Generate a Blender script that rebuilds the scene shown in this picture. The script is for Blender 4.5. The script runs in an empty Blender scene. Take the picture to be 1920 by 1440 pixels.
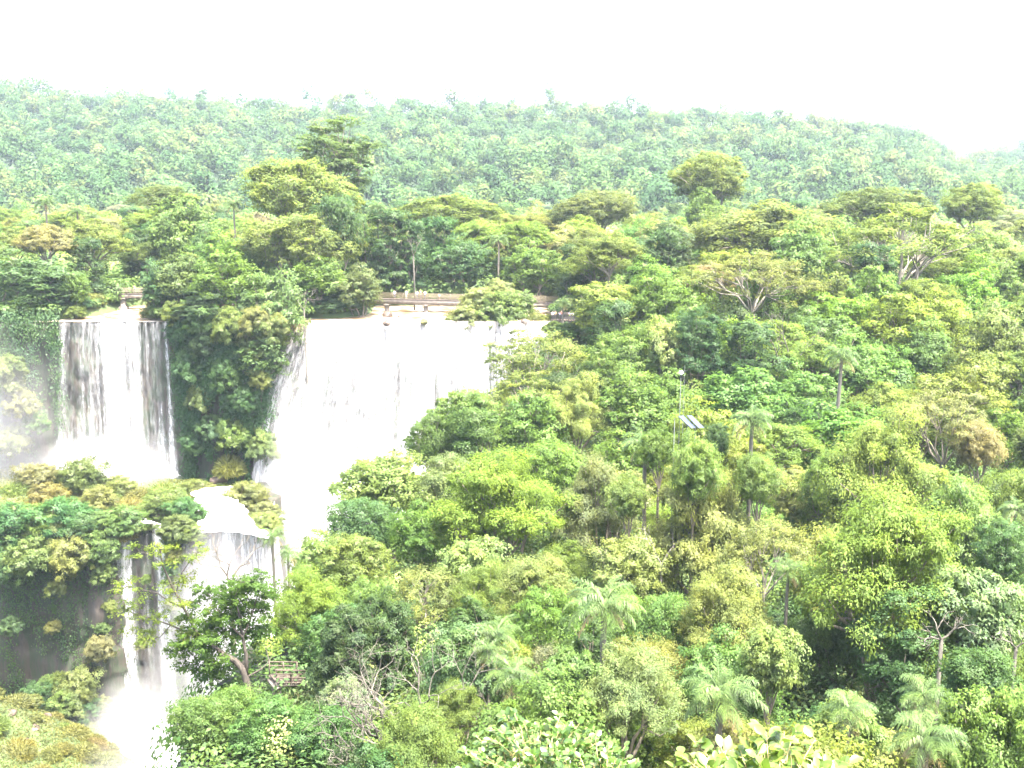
import bpy, math, random
import numpy as np
from math import sin, cos, tan, pi, radians, sqrt, atan2

# ------------------------------------------------------------------ camera, sky, sun, exposure
scene = bpy.context.scene
COL = scene.collection
F, TH, CZ = 1867.0, radians(11.2), 25.0          # focal length in pixels of a 1920 wide frame, pitch, eye height

cam_data = bpy.data.cameras.new('camera')
cam_data.sensor_width = 36.0
cam_data.lens = 36.0 * F / 1920.0
cam_data.clip_start = 0.1
cam_data.clip_end = 6000.0
cam = bpy.data.objects.new('camera', cam_data)
COL.objects.link(cam)
cam.location = (0, 0, CZ)
cam.rotation_euler = (radians(90) - TH, 0, 0)
scene.camera = cam

SUN_EL, SUN_AZ = radians(68), radians(134)       # azimuth clockwise from +Y (the view direction)
world = bpy.data.worlds.new('World')
scene.world = world
world.use_nodes = True
wn = world.node_tree
bg = wn.nodes['Background']
sky = wn.nodes.new('ShaderNodeTexSky')
sky.sky_type = 'NISHITA'
sky.sun_disc = False
sky.sun_elevation = SUN_EL
sky.sun_rotation = SUN_AZ
sky.air_density = 0.8
sky.dust_density = 6.0
sky.ozone_density = 0.3
wn.links.new(sky.outputs[0], bg.inputs[0])
bg.inputs[1].default_value = 0.15

sun_data = bpy.data.lights.new('sun', 'SUN')
sun_data.energy = 2.7
sun_data.angle = radians(0.5)
sun_data.color = (1.0, 0.95, 0.86)
sun = bpy.data.objects.new('sun', sun_data)
COL.objects.link(sun)
sun.rotation_euler = (radians(90) - SUN_EL, 0, pi - SUN_AZ)

scene.view_settings.view_transform = 'Standard'
scene.view_settings.look = 'None'
scene.view_settings.exposure = 3.42
scene.view_settings.gamma = 1.0
scene.cycles.max_bounces = 8
scene.cycles.diffuse_bounces = 6
scene.cycles.glossy_bounces = 2
scene.cycles.transmission_bounces = 6
scene.cycles.transparent_max_bounces = 10
scene.cycles.volume_bounces = 0

# ------------------------------------------------------------------ pixel <-> world
cT, sT = cos(TH), sin(TH)


def P(px, py, Y):
    """World point at forward ground distance Y seen at pixel px, py of the 1920 x 1440 photograph."""
    u, v = (px - 960) / F, (py - 720) / F
    t = Y / (cT - v * sT)
    return np.array((u * t, Y, CZ + t * (-sT - v * cT)))


def depth(Y, z):
    return Y * cT + (CZ - z) * sT


def proj(x, y, z):
    f = y * cT + (CZ - z) * sT
    d = -y * sT + (CZ - z) * cT
    return 960 + F * x / f, 720 + F * d / f, f


# ------------------------------------------------------------------ noise
def vnoise(x, y, seed=0):
    """Smooth value noise in -1..1 on numpy arrays."""
    x = np.asarray(x, float); y = np.asarray(y, float)
    xi = np.floor(x).astype(np.int64); yi = np.floor(y).astype(np.int64)
    fx, fy = x - xi, y - yi
    fx = fx * fx * (3 - 2 * fx); fy = fy * fy * (3 - 2 * fy)

    def h(a, b):
        n = (a * 374761393 + b * 668265263 + seed * 982451653) & 0x7fffffff
        n = ((n ^ (n >> 13)) * 1274126177) & 0x7fffffff
        n = (n ^ (n >> 16)) & 0x7fffffff
        return n / 0x3fffffff - 1.0
    return (h(xi, yi) * (1 - fx) + h(xi + 1, yi) * fx) * (1 - fy) + (h(xi, yi + 1) * (1 - fx) + h(xi + 1, yi + 1) * fx) * fy


def fbm(x, y, seed=0, octs=4):
    s, a = 0, 0.5
    for o in range(octs):
        s = s + a * vnoise(np.asarray(x) * 2 ** o, np.asarray(y) * 2 ** o, seed + o * 17)
        a *= 0.5
    return s


# ------------------------------------------------------------------ mesh helpers
def tag(o, label=None, cat=None, group=None, kind=None):
    if label: o['label'] = label
    if cat: o['category'] = cat
    if group: o['group'] = group
    if kind: o['kind'] = kind
    return o


def mesh_from(name, V, L, S, mat, smooth=False):
    """V (n,3), L flat loop indices, S loop counts per face."""
    V = np.asarray(V, np.float32); L = np.asarray(L, np.int32); S = np.asarray(S, np.int32)
    me = bpy.data.meshes.new(name)
    me.vertices.add(len(V)); me.vertices.foreach_set('co', V.ravel())
    me.loops.add(len(L)); me.loops.foreach_set('vertex_index', L)
    me.polygons.add(len(S))
    st = np.zeros(len(S), np.int32); st[1:] = np.cumsum(S)[:-1]
    me.polygons.foreach_set('loop_start', st)
    me.polygons.foreach_set('loop_total', S)
    if smooth:
        me.polygons.foreach_set('use_smooth', np.ones(len(S), bool))
    me.update(calc_edges=True)
    for m in (mat if isinstance(mat, (list, tuple)) else [mat]):
        me.materials.append(m)
    return me


def link(name, me, parent=None, loc=None, color=None):
    o = bpy.data.objects.new(name, me)
    COL.objects.link(o)
    if parent: o.parent = parent
    if loc is not None: o.location = loc
    if color is not None: o.color = (*color, 1)
    return o


def empty(name, loc=(0, 0, 0), rz=0):
    o = bpy.data.objects.new(name, None)
    o.empty_display_size = 0.5
    COL.objects.link(o)
    o.location = loc
    o.rotation_euler = (0, 0, rz)
    return o


class MB:
    """Collects polygons, boxes and tubes for one mesh."""
    def __init__(s): s.V = []; s.F = []
    def add(s, V, Fs):
        b = len(s.V); s.V += [tuple(v) for v in V]; s.F += [tuple(i + b for i in f) for f in Fs]
    def box(s, c, d, rz=0, slope=0):
        x, y, z = [k / 2 for k in d]
        V = []
        for a, b_, e in ((-x, -y, -z), (x, -y, -z), (x, y, -z), (-x, y, -z), (-x, -y, z), (x, -y, z), (x, y, z), (-x, y, z)):
            V.append((c[0] + a * cos(rz) - b_ * sin(rz), c[1] + a * sin(rz) + b_ * cos(rz), c[2] + e + a * slope))
        s.add(V, [(0, 3, 2, 1), (4, 5, 6, 7), (0, 1, 5, 4), (1, 2, 6, 5), (2, 3, 7, 6), (3, 0, 4, 7)])
    def tube(s, pts, rad, n=6, cap=True):
        pts = [np.asarray(p, float) for p in pts]
        V = []; Fs = []
        ref = np.array((0.31, 0.17, 0.93)) if abs((pts[-1] - pts[0])[2]) < abs((pts[-1] - pts[0])[0]) + abs((pts[-1] - pts[0])[1]) else np.array((1, 0.2, 0.1))
        for i, p in enumerate(pts):
            t = pts[min(i + 1, len(pts) - 1)] - pts[max(i - 1, 0)]
            t = t / (np.linalg.norm(t) + 1e-9)
            a = np.cross(t, ref); a /= np.linalg.norm(a) + 1e-9
            b = np.cross(t, a)
            r = rad[i] if hasattr(rad, '__len__') else rad
            for k in range(n):
                w = 2 * pi * k / n
                V.append(p + r * (cos(w) * a + sin(w) * b))
        for i in range(len(pts) - 1):
            for k in range(n):
                Fs.append((i * n + k, i * n + (k + 1) % n, (i + 1) * n + (k + 1) % n, (i + 1) * n + k))
        if cap:
            Fs.append(tuple(range(n))[::-1]); Fs.append(tuple((len(pts) - 1) * n + k for k in range(n)))
        s.add(V, Fs)
    def ball(s, c, r, n=10, m=7):
        V = []; Fs = []
        rx, ry, rz = r if hasattr(r, '__len__') else (r, r, r)
        for i in range(m + 1):
            ph = -pi / 2 + pi * i / m
            for k in range(n):
                w = 2 * pi * k / n
                V.append((c[0] + rx * cos(ph) * cos(w), c[1] + ry * cos(ph) * sin(w), c[2] + rz * sin(ph)))
        for i in range(m):
            for k in range(n):
                Fs.append((i * n + k, i * n + (k + 1) % n, (i + 1) * n + (k + 1) % n, (i + 1) * n + k))
        s.add(V, Fs)
    def mesh(s, name, mat, smooth=False):
        return mesh_from(name, s.V, [i for f in s.F for i in f], [len(f) for f in s.F], mat, smooth)
    def build(s, name, mat, parent=None, loc=None, color=None, smooth=False):
        return link(name, s.mesh(name, mat, smooth), parent, loc, color)


def grid_mesh(name, X, Y, Z, mat, smooth=True):
    nv, nu = X.shape
    V = np.stack([X.ravel(), Y.ravel(), Z.ravel()], 1)
    i = np.arange(nv - 1)[:, None] * nu + np.arange(nu - 1)[None, :]
    q = np.stack([i, i + 1, i + nu + 1, i + nu], -1).reshape(-1, 4)
    return mesh_from(name, V, q.ravel(), np.full(len(q), 4), mat, smooth)


# ------------------------------------------------------------------ materials
def mat_new(name):
    m = bpy.data.materials.new(name)
    m.use_nodes = True
    nt = m.node_tree
    nt.nodes.clear()
    out = nt.nodes.new('ShaderNodeOutputMaterial')
    return m, nt, out


def N(nt, t, **kw):
    n = nt.nodes.new(t)
    for k, v in kw.items():
        if k.startswith('i_'):
            n.inputs[int(k[2:])].default_value = v
        else:
            setattr(n, k, v)
    return n


def math_node(nt, op, a, b=None):
    n = nt.nodes.new('ShaderNodeMath'); n.operation = op
    for i, v in enumerate((a, b)):
        if v is None: continue
        if isinstance(v, (int, float)): n.inputs[i].default_value = v
        else: nt.links.new(v, n.inputs[i])
    return n.outputs[0]


def ramp(nt, fac, stops):
    r = nt.nodes.new('ShaderNodeValToRGB')
    el = r.color_ramp.elements
    while len(el) < len(stops): el.new(0.5)
    for e, (p, c) in zip(el, stops):
        e.position = p
        e.color = (*c, 1) if len(c) == 3 else c
    nt.links.new(fac, r.inputs[0])
    return r.outputs[0]


def mix_rgb(nt, fac, a, b, mode='MIX'):
    n = nt.nodes.new('ShaderNodeMix'); n.data_type = 'RGBA'; n.blend_type = mode
    for sock, v in ((n.inputs[0], fac), (n.inputs[6], a), (n.inputs[7], b)):
        if isinstance(v, (int, float)): sock.default_value = v
        elif isinstance(v, tuple): sock.default_value = (*v, 1) if len(v) == 3 else v
        else: nt.links.new(v, sock)
    return n.outputs[2]


def noise(nt, scale, detail=3, vec=None, rough=0.55):
    n = nt.nodes.new('ShaderNodeTexNoise')
    n.inputs['Scale'].default_value = scale
    n.inputs['Detail'].default_value = detail
    n.inputs['Roughness'].default_value = rough
    if vec is not None: nt.links.new(vec, n.inputs['Vector'])
    return n.outputs[0]


def foliage_mat(name, trans=0.48, rough=0.5, spec=0.22, jitter=0.34, patch=0.35):
    """Leaves: the tree's own colour (object colour), a random shade per leaf, patches of younger yellower leaves."""
    m, nt, out = mat_new(name)
    oi = N(nt, 'ShaderNodeObjectInfo')
    geo = N(nt, 'ShaderNodeNewGeometry')
    tc = N(nt, 'ShaderNodeTexCoord')
    pn = noise(nt, patch, 2, tc.outputs['Object'])
    pr = nt.nodes.new('ShaderNodeMapRange')
    nt.links.new(pn, pr.inputs[0])
    pr.inputs[1].default_value = 0.3; pr.inputs[2].default_value = 0.7
    pr.inputs[3].default_value = 0.0; pr.inputs[4].default_value = 1.0
    warm = mix_rgb(nt, 1.0, oi.outputs['Color'], (1.16, 1.10, 0.78), 'MULTIPLY')
    cool = mix_rgb(nt, 1.0, oi.outputs['Color'], (0.84, 0.92, 1.05), 'MULTIPLY')
    c1 = mix_rgb(nt, pr.outputs[0], cool, warm)
    rr = nt.nodes.new('ShaderNodeMapRange')
    nt.links.new(geo.outputs['Random Per Island'], rr.inputs[0])
    rr.inputs[3].default_value = 1 - jitter * 0.75; rr.inputs[4].default_value = 1 + jitter
    vm = nt.nodes.new('ShaderNodeVectorMath'); vm.operation = 'SCALE'
    nt.links.new(c1, vm.inputs[0]); nt.links.new(rr.outputs[0], vm.inputs['Scale'])
    col = vm.outputs[0]
    p = N(nt, 'ShaderNodeBsdfPrincipled')
    nt.links.new(col, p.inputs['Base Color'])
    at = N(nt, 'ShaderNodeAttribute', attribute_name='crown_normal')
    vt = N(nt, 'ShaderNodeVectorTransform', vector_type='VECTOR', convert_from='OBJECT', convert_to='WORLD')
    nt.links.new(at.outputs['Vector'], vt.inputs[0])
    va = nt.nodes.new('ShaderNodeVectorMath'); va.operation = 'MULTIPLY_ADD'
    nt.links.new(geo.outputs['Normal'], va.inputs[0]); va.inputs[1].default_value = (.4, .4, .4); nt.links.new(vt.outputs[0], va.inputs[2])
    vn = nt.nodes.new('ShaderNodeVectorMath'); vn.operation = 'NORMALIZE'; nt.links.new(va.outputs[0], vn.inputs[0])
    nt.links.new(vn.outputs[0], p.inputs['Normal'])
    p.inputs['Roughness'].default_value = rough
    p.inputs['Specular IOR Level'].default_value = spec
    tr = N(nt, 'ShaderNodeBsdfTranslucent')
    tcol = mix_rgb(nt, 1.0, col, (1.12, 1.16, 0.65), 'MULTIPLY')
    nt.links.new(tcol, tr.inputs[0])
    mx = N(nt, 'ShaderNodeMixShader', i_0=trans)
    nt.links.new(p.outputs[0], mx.inputs[1]); nt.links.new(tr.outputs[0], mx.inputs[2])
    nt.links.new(mx.outputs[0], out.inputs[0])
    return m


def bark_mat(name):
    m, nt, out = mat_new(name)
    oi = N(nt, 'ShaderNodeObjectInfo')
    tc = N(nt, 'ShaderNodeTexCoord')
    mp = N(nt, 'ShaderNodeMapping'); mp.inputs['Scale'].default_value = (3, 3, 0.6)
    nt.links.new(tc.outputs['Object'], mp.inputs[0])
    n1 = noise(nt, 2.5, 4, mp.outputs[0])
    d = mix_rgb(nt, 1.0, oi.outputs['Color'], (0.45, 0.45, 0.42), 'MULTIPLY')
    l = mix_rgb(nt, 1.0, oi.outputs['Color'], (1.25, 1.22, 1.15), 'MULTIPLY')
    c = mix_rgb(nt, ramp(nt, n1, [(0.35, (0, 0, 0)), (0.65, (1, 1, 1))]), d, l)
    p = N(nt, 'ShaderNodeBsdfPrincipled'); p.inputs['Roughness'].default_value = 0.85
    nt.links.new(c, p.inputs['Base Color'])
    nt.links.new(p.outputs[0], out.inputs[0])
    return m


def noisy_mat(name, stops, scale=1.0, rough=0.85, stretch=(1, 1, 1), bump=0.0, detail=5, objcol=False, metal=0):
    m, nt, out = mat_new(name)
    tc = N(nt, 'ShaderNodeTexCoord')
    mp = N(nt, 'ShaderNodeMapping'); mp.inputs['Scale'].default_value = stretch
    nt.links.new(tc.outputs['Object'], mp.inputs[0])
    n1 = noise(nt, scale, detail, mp.outputs[0], 0.6)
    c = ramp(nt, n1, stops)
    if objcol:
        oi = N(nt, 'ShaderNodeObjectInfo')
        c = mix_rgb(nt, 1.0, c, oi.outputs['Color'], 'MULTIPLY')
    p = N(nt, 'ShaderNodeBsdfPrincipled'); p.inputs['Roughness'].default_value = rough
    p.inputs['Metallic'].default_value = metal
    nt.links.new(c, p.inputs['Base Color'])
    if bump:
        b = N(nt, 'ShaderNodeBump'); b.inputs['Strength'].default_value = bump; b.inputs['Distance'].default_value = 0.3
        nt.links.new(n1, b.inputs['Height']); nt.links.new(b.outputs[0], p.inputs['Normal'])
    nt.links.new(p.outputs[0], out.inputs[0])
    return m


M = {}
M['leaf'] = foliage_mat('leaf')
M['fine'] = foliage_mat('fine_leaf', trans=0.5, rough=0.6, spec=0.15, jitter=0.3)
M['frond'] = foliage_mat('palm_frond', trans=0.3, rough=0.5, spec=0.3, jitter=0.5)
M['big'] = foliage_mat('glossy_leaf', trans=0.35, rough=0.32, spec=0.5, jitter=0.35, patch=6)
M['bark'] = bark_mat('bark')
M['ground'] = noisy_mat('forest_floor', [(0.3, (0.03, 0.045, 0.015)), (0.55, (0.05, 0.08, 0.02)), (0.75, (0.09, 0.075, 0.04))], 0.25, 0.95)
M['hill'] = noisy_mat('hill_soil', [(0.3, (0.02, 0.042, 0.015)), (0.7, (0.035, 0.065, 0.022))], 0.05, 0.95)
M['cliff'] = noisy_mat('basalt', [(0.32, (0.012, 0.011, 0.010)), (0.45, (0.04, 0.032, 0.025)), (0.54, (0.02, 0.032, 0.014)), (0.64, (0.035, 0.03, 0.022)), (0.78, (0.075, 0.06, 0.045))], 0.55, 0.8, (1, 1, 0.2), 0.9, 8)
M['rock'] = noisy_mat('wet_rock', [(0.3, (0.03, 0.022, 0.017)), (0.6, (0.08, 0.055, 0.04)), (0.8, (0.13, 0.10, 0.075))], 1.2, 0.6, (1, 1, 1), 0.5)
M['moss'] = noisy_mat('moss', [(0.3, (0.03, 0.045, 0.013)), (0.5, (0.07, 0.07, 0.02)), (0.75, (0.09, 0.065, 0.028))], 0.9, 0.95, (1, 1, 1), 0.5)
M['wood'] = noisy_mat('weathered_wood', [(0.3, (0.04, 0.03, 0.022)), (0.7, (0.085, 0.066, 0.048))], 2.0, 0.8, (0.3, 3, 3))
M['railing'] = noisy_mat('painted_rail', [(0.3, (0.12, 0.10, 0.062)), (0.7, (0.18, 0.155, 0.10))], 3.0, 0.6)
M['redrail'] = noisy_mat('rust_red_rail', [(0.3, (0.2, 0.07, 0.045)), (0.7, (0.28, 0.12, 0.08))], 3.0, 0.6)
M['concrete'] = noisy_mat('concrete', [(0.3, (0.09, 0.078, 0.066)), (0.7, (0.16, 0.14, 0.12))], 1.5, 0.85, bump=0.2)
M['metal'] = noisy_mat('galvanised_steel', [(0.3, (0.03, 0.04, 0.04)), (0.7, (0.05, 0.058, 0.058))], 4.0, 0.6, metal=0.0)
M['white'] = noisy_mat('white_plastic', [(0.3, (0.78, 0.78, 0.78)), (0.7, (0.84, 0.84, 0.83))], 4.0, 0.4)
M['cell'] = noisy_mat('solar_cell', [(0.3, (0.022, 0.034, 0.06)), (0.7, (0.032, 0.046, 0.075))], 9.0, 0.45)
M['cloth'] = noisy_mat('cloth', [(0.3, (0.85, 0.85, 0.85)), (0.7, (1, 1, 1))], 6.0, 0.9, objcol=True)
M['skin'] = noisy_mat('skin', [(0.3, (0.42, 0.26, 0.18)), (0.7, (0.5, 0.32, 0.23))], 9.0, 0.6)


def water_mat():
    """Falling water: white aerated strands over gaps where the rock behind shows; tan silt where it leaves the lip."""
    m, nt, out = mat_new('falling_water')
    uv = N(nt, 'ShaderNodeUVMap', uv_map='flow')
    d = N(nt, 'ShaderNodeAttribute', attribute_name='dens')
    mud = N(nt, 'ShaderNodeAttribute', attribute_name='mud')
    m1 = N(nt, 'ShaderNodeMapping'); m1.inputs['Scale'].default_value = (1.1, 0.035, 1)
    nt.links.new(uv.outputs[0], m1.inputs[0])
    n1 = noise(nt, 1.0, 3, m1.outputs[0])
    m2 = N(nt, 'ShaderNodeMapping'); m2.inputs['Scale'].default_value = (3.4, 0.5, 1)
    nt.links.new(uv.outputs[0], m2.inputs[0])
    n2 = noise(nt, 1.0, 4, m2.outputs[0], 0.65)
    s = math_node(nt, 'ADD', math_node(nt, 'MULTIPLY', n1, 0.95), math_node(nt, 'MULTIPLY', n2, 0.8))
    s = math_node(nt, 'ADD', s, math_node(nt, 'SUBTRACT', d.outputs['Fac'], 1.33))
    a = nt.nodes.new('ShaderNodeMapRange'); nt.links.new(s, a.inputs[0])
    a.inputs[1].default_value = -0.15; a.inputs[2].default_value = 0.55
    al = math_node(nt, 'POWER', a.outputs[0], 3.0)
    col = mix_rgb(nt, mud.outputs['Fac'], (0.86, 0.88, 0.9), (0.32, 0.2, 0.08))
    df = N(nt, 'ShaderNodeBsdfDiffuse'); nt.links.new(col, df.inputs[0])
    tr = N(nt, 'ShaderNodeBsdfTranslucent'); nt.links.new(col, tr.inputs[0])
    mx = N(nt, 'ShaderNodeMixShader', i_0=0.4)
    nt.links.new(df.outputs[0], mx.inputs[1]); nt.links.new(tr.outputs[0], mx.inputs[2])
    tp = N(nt, 'ShaderNodeBsdfTransparent')
    mx2 = N(nt, 'ShaderNodeMixShader')
    nt.links.new(al, mx2.inputs[0]); nt.links.new(tp.outputs[0], mx2.inputs[1]); nt.links.new(mx.outputs[0], mx2.inputs[2])
    nt.links.new(mx2.outputs[0], out.inputs[0])
    return m


def river_mat():
    m, nt, out = mat_new('river_water')
    tc = N(nt, 'ShaderNodeTexCoord')
    mp = N(nt, 'ShaderNodeMapping'); mp.inputs['Scale'].default_value = (0.25, 0.5, 1)
    nt.links.new(tc.outputs['Object'], mp.inputs[0])
    n1 = noise(nt, 1.0, 5, mp.outputs[0], 0.65)
    c = ramp(nt, n1, [(0.36, (0.10, 0.058, 0.025)), (0.5, (0.19, 0.135, 0.075)), (0.6, (0.5, 0.47, 0.42))])
    p = N(nt, 'ShaderNodeBsdfPrincipled'); p.inputs['Roughness'].default_value = 0.3
    nt.links.new(c, p.inputs['Base Color'])
    b = N(nt, 'ShaderNodeBump'); b.inputs['Strength'].default_value = 0.6; b.inputs['Distance'].default_value = 0.4
    nt.links.new(n1, b.inputs['Height']); nt.links.new(b.outputs[0], p.inputs['Normal'])
    nt.links.new(p.outputs[0], out.inputs[0])
    return m


def mist_mat(name, dens, scale):
    m, nt, out = mat_new(name)
    tc = N(nt, 'ShaderNodeTexCoord')
    ln = nt.nodes.new('ShaderNodeVectorMath'); ln.operation = 'LENGTH'
    nt.links.new(tc.outputs['Object'], ln.inputs[0])
    n1 = noise(nt, scale, 3, tc.outputs['Object'])
    r = math_node(nt, 'ADD', ln.outputs['Value'], math_node(nt, 'MULTIPLY', math_node(nt, 'SUBTRACT', n1, 0.5), 0.9))
    mr = nt.nodes.new('ShaderNodeMapRange'); mr.interpolation_type = 'SMOOTHSTEP'
    nt.links.new(r, mr.inputs[0])
    mr.inputs[1].default_value = 0.1; mr.inputs[2].default_value = 0.95
    mr.inputs[3].default_value = dens; mr.inputs[4].default_value = 0.0
    pv = N(nt, 'ShaderNodeVolumePrincipled')
    pv.inputs['Color'].default_value = (0.97, 0.98, 1, 1)
    pv.inputs['Anisotropy'].default_value = 0.1
    nt.links.new(mr.outputs[0], pv.inputs['Density'])
    nt.links.new(pv.outputs[0], out.inputs['Volume'])
    return m


M['fall'] = water_mat()
M['river'] = river_mat()
M['foam'] = noisy_mat('foam', [(0.3, (0.8, 0.82, 0.84)), (0.7, (0.9, 0.91, 0.92))], 0.4, 0.8, bump=0.6)

# ------------------------------------------------------------------ terrain
RIM_Y = np.array([-40, 40, 48, 60, 75, 85, 95, 105, 125, 150, 165, 178, 190])
RIM_X = np.array([-60, -60, -15, -23.5, -25.5, -25, -21, -18, -11, -3, 2, 6, 8])
G_Y = np.array([-60, 0, 7, 20, 40, 60, 90, 120, 150, 172, 185, 400, 520, 640])
G_Z = np.array([19, 19, 18.5, 6, -13, -19, -18.5, -15, -8, -1.5, 1.2, 2.0, -2, 6])
LIP = [(-150, 183), (-88, 185.5), (-86, 187), (-65, 187), (-63, 186), (-56, 183), (-50, 183.5), (-45.5, 186), (-40, 187.5), (3, 187), (8, 186.5), (200, 186.5)]
LIPX = np.array([p[0] for p in LIP]); LIPY = np.array([p[1] for p in LIP])
SHELF = [(-150, 149), (-84, 153), (-66, 155), (-65.5, 157), (-57.5, 157), (-56, 156), (-54.5, 154.5), (-41.5, 154.5), (-40.5, 156)]
SHX = np.array([p[0] for p in SHELF]); SHY = np.array([p[1] for p in SHELF])


def shelf_right(y): return np.interp(y, [154, 187], [-41, -48])


def chan(x, y):
    """River channels behind the lip: >0 inside a channel."""
    c1 = 1 - np.abs(x - (-77.5 + (y - 187) * 0.06)) / np.interp(y, [187, 193, 198, 260], [9.5, 7.0, 5.2, 6.5])
    r0 = np.interp(y, [187, 190, 194, 200, 260], [-40, -38, -31, -29, -34])
    r1 = np.interp(y, [187, 200, 260], [7, 11, 30])
    c2 = np.minimum(x - r0, r1 - x) / 6
    c = np.maximum(c1, c2)
    return np.where((y > 180) & (y < 214), np.minimum(c, (214 - y) / 3), -1)


def ground_z(x, y, m=0.0):
    """m sets the soil back behind the rock faces of the gorge."""
    x = np.asarray(x, float); y = np.asarray(y, float)
    g = np.interp(y, G_Y, G_Z) + fbm(x * 0.05, y * 0.05, 3, 3) * 1.6
    g = np.where(y < 40, np.interp(y, G_Y, G_Z), g)
    c = chan(x, y)
    g = np.where(c > 0, np.minimum(g, 0.9 - 2.2 * np.clip(c * 4, 0, 1)), g)
    lip = np.interp(x, LIPX, LIPY) + m; shelf = np.interp(x, SHX, SHY) + m
    rim = np.interp(y, RIM_Y, RIM_X) + m
    inside = (x < rim) & (y < lip)
    low = -66 + 29.5 * np.exp(-(((x + 75) / 38) ** 2 + ((y - 108) / 24) ** 2) ** 1.4) + fbm(x * 0.12, y * 0.12, 8, 4) * 3.2
    low = np.maximum(low, -66 + 6.5 * np.clip((-62 - x) / 6, 0, 1) * np.clip((y - 118) / 8, 0, 1) + fbm(x * 0.2, y * 0.2, 18, 3) * 1.5)
    shz = -30.4 + fbm(x * 0.1, y * 0.1, 5, 3) * 1.3 + np.clip((-62 - x) * 0.08, 0, 3)
    can = np.where((y > shelf) & (x < shelf_right(y) - m), shz, low)
    return np.where(inside, can, g)


# the far hill: ridge line read from the photograph
RPX = np.array([-600, 0, 200, 400, 640, 900, 1100, 1300, 1500, 1600, 1700, 1750, 1790, 2500])
RPY = np.array([155, 178, 196, 208, 213, 216, 218, 226, 236, 250, 266, 286, 310, 420])
RP2X = np.array([-600, 1500, 1740, 1800, 1850, 1920, 2500])
RP2Y = np.array([420, 370, 330, 306, 292, 284, 255])


def hill_z(x, y):
    px = 960 + F * x / (y * 0.985)
    r1 = (350 - np.interp(px, RPX, RPY)) / F * 1000 + CZ - 9
    t = np.clip((y - 480) / 520, 0, 1)
    h1 = -3 + (r1 + 3) * (t ** 1.05)
    h1 = h1 - np.clip(y - 1000, 0, 400) * 0.25
    r2 = (350 - np.interp(px, RP2X, RP2Y)) / F * 1150 + CZ - 9
    t2 = np.clip((y - 850) / 300, 0, 1)
    h2 = -3 + (r2 + 3) * t2 - np.clip(y - 1150, 0, 400) * 0.2
    b = fbm(x * 0.012, y * 0.012, 21, 3) * 10 * np.clip((y - 480) / 100, 0, 1) * np.clip((1020 - y) / 200, 0.25, 1)
    return np.maximum(h1, h2) + b


def gz(x, y): return float(hill_z(np.array(x), np.array(y))) if y > 520 else float(ground_z(x, y))


xs = np.concatenate([np.arange(-420, -150, 18), np.arange(-150, 120, 1.5), np.arange(120, 440, 18)])
ys = np.concatenate([np.arange(-40, 40, 3), np.arange(40, 270, 1.5), np.arange(270, 560, 12)])
GX, GY = np.meshgrid(xs, ys)
GZ = ground_z(GX, GY, 3.4)
o = link('ground', grid_mesh('ground', GX, GY, GZ, M['ground']))
tag(o, 'forest floor and canyon bed beneath the trees', 'ground', kind='structure')

hx, hy = np.meshgrid(np.arange(-900, 901, 15.0), np.arange(470, 1700, 15.0))
o = link('hill', grid_mesh('hill', hx, hy, hill_z(hx, hy), M['hill']))
tag(o, 'long forested hill filling the horizon', 'hill', kind='structure')

# river above the falls, pool below
wx, wy = np.meshgrid(np.arange(-92, 40, 1.0), np.arange(186.6, 216, 1.0))
wz = 0.02 + fbm(wx * 0.35, wy * 0.5, 4, 3) * 0.16 + 0 * wx
o = link('river', grid_mesh('river', wx, wy, wz, M['river']))
tag(o, 'brown foaming river sliding towards the lip of the falls', 'river', kind='structure')
wx, wy = np.meshgrid(np.arange(-69, 20, 2.0), np.arange(118, 190, 2.0))
wz = -64.4 + fbm(wx * 0.2, wy * 0.2, 6, 3) * 1.2
o = link('pool_water', grid_mesh('pool_water', wx, wy, wz, M['foam']))
tag(o, 'churning white plunge pool at the bottom of the gorge', 'water', kind='structure')

# ------------------------------------------------------------------ cliffs
def resample(pts, step):
    pts = np.asarray(pts, float)
    seg = np.linalg.norm(np.diff(pts, axis=0), axis=1)
    s = np.concatenate([[0], np.cumsum(seg)])
    n = max(2, int(s[-1] / step) + 1)
    q = np.linspace(0, s[-1], n)
    return np.stack([np.interp(q, s, pts[:, k]) for k in range(pts.shape[1])], 1), q


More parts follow.
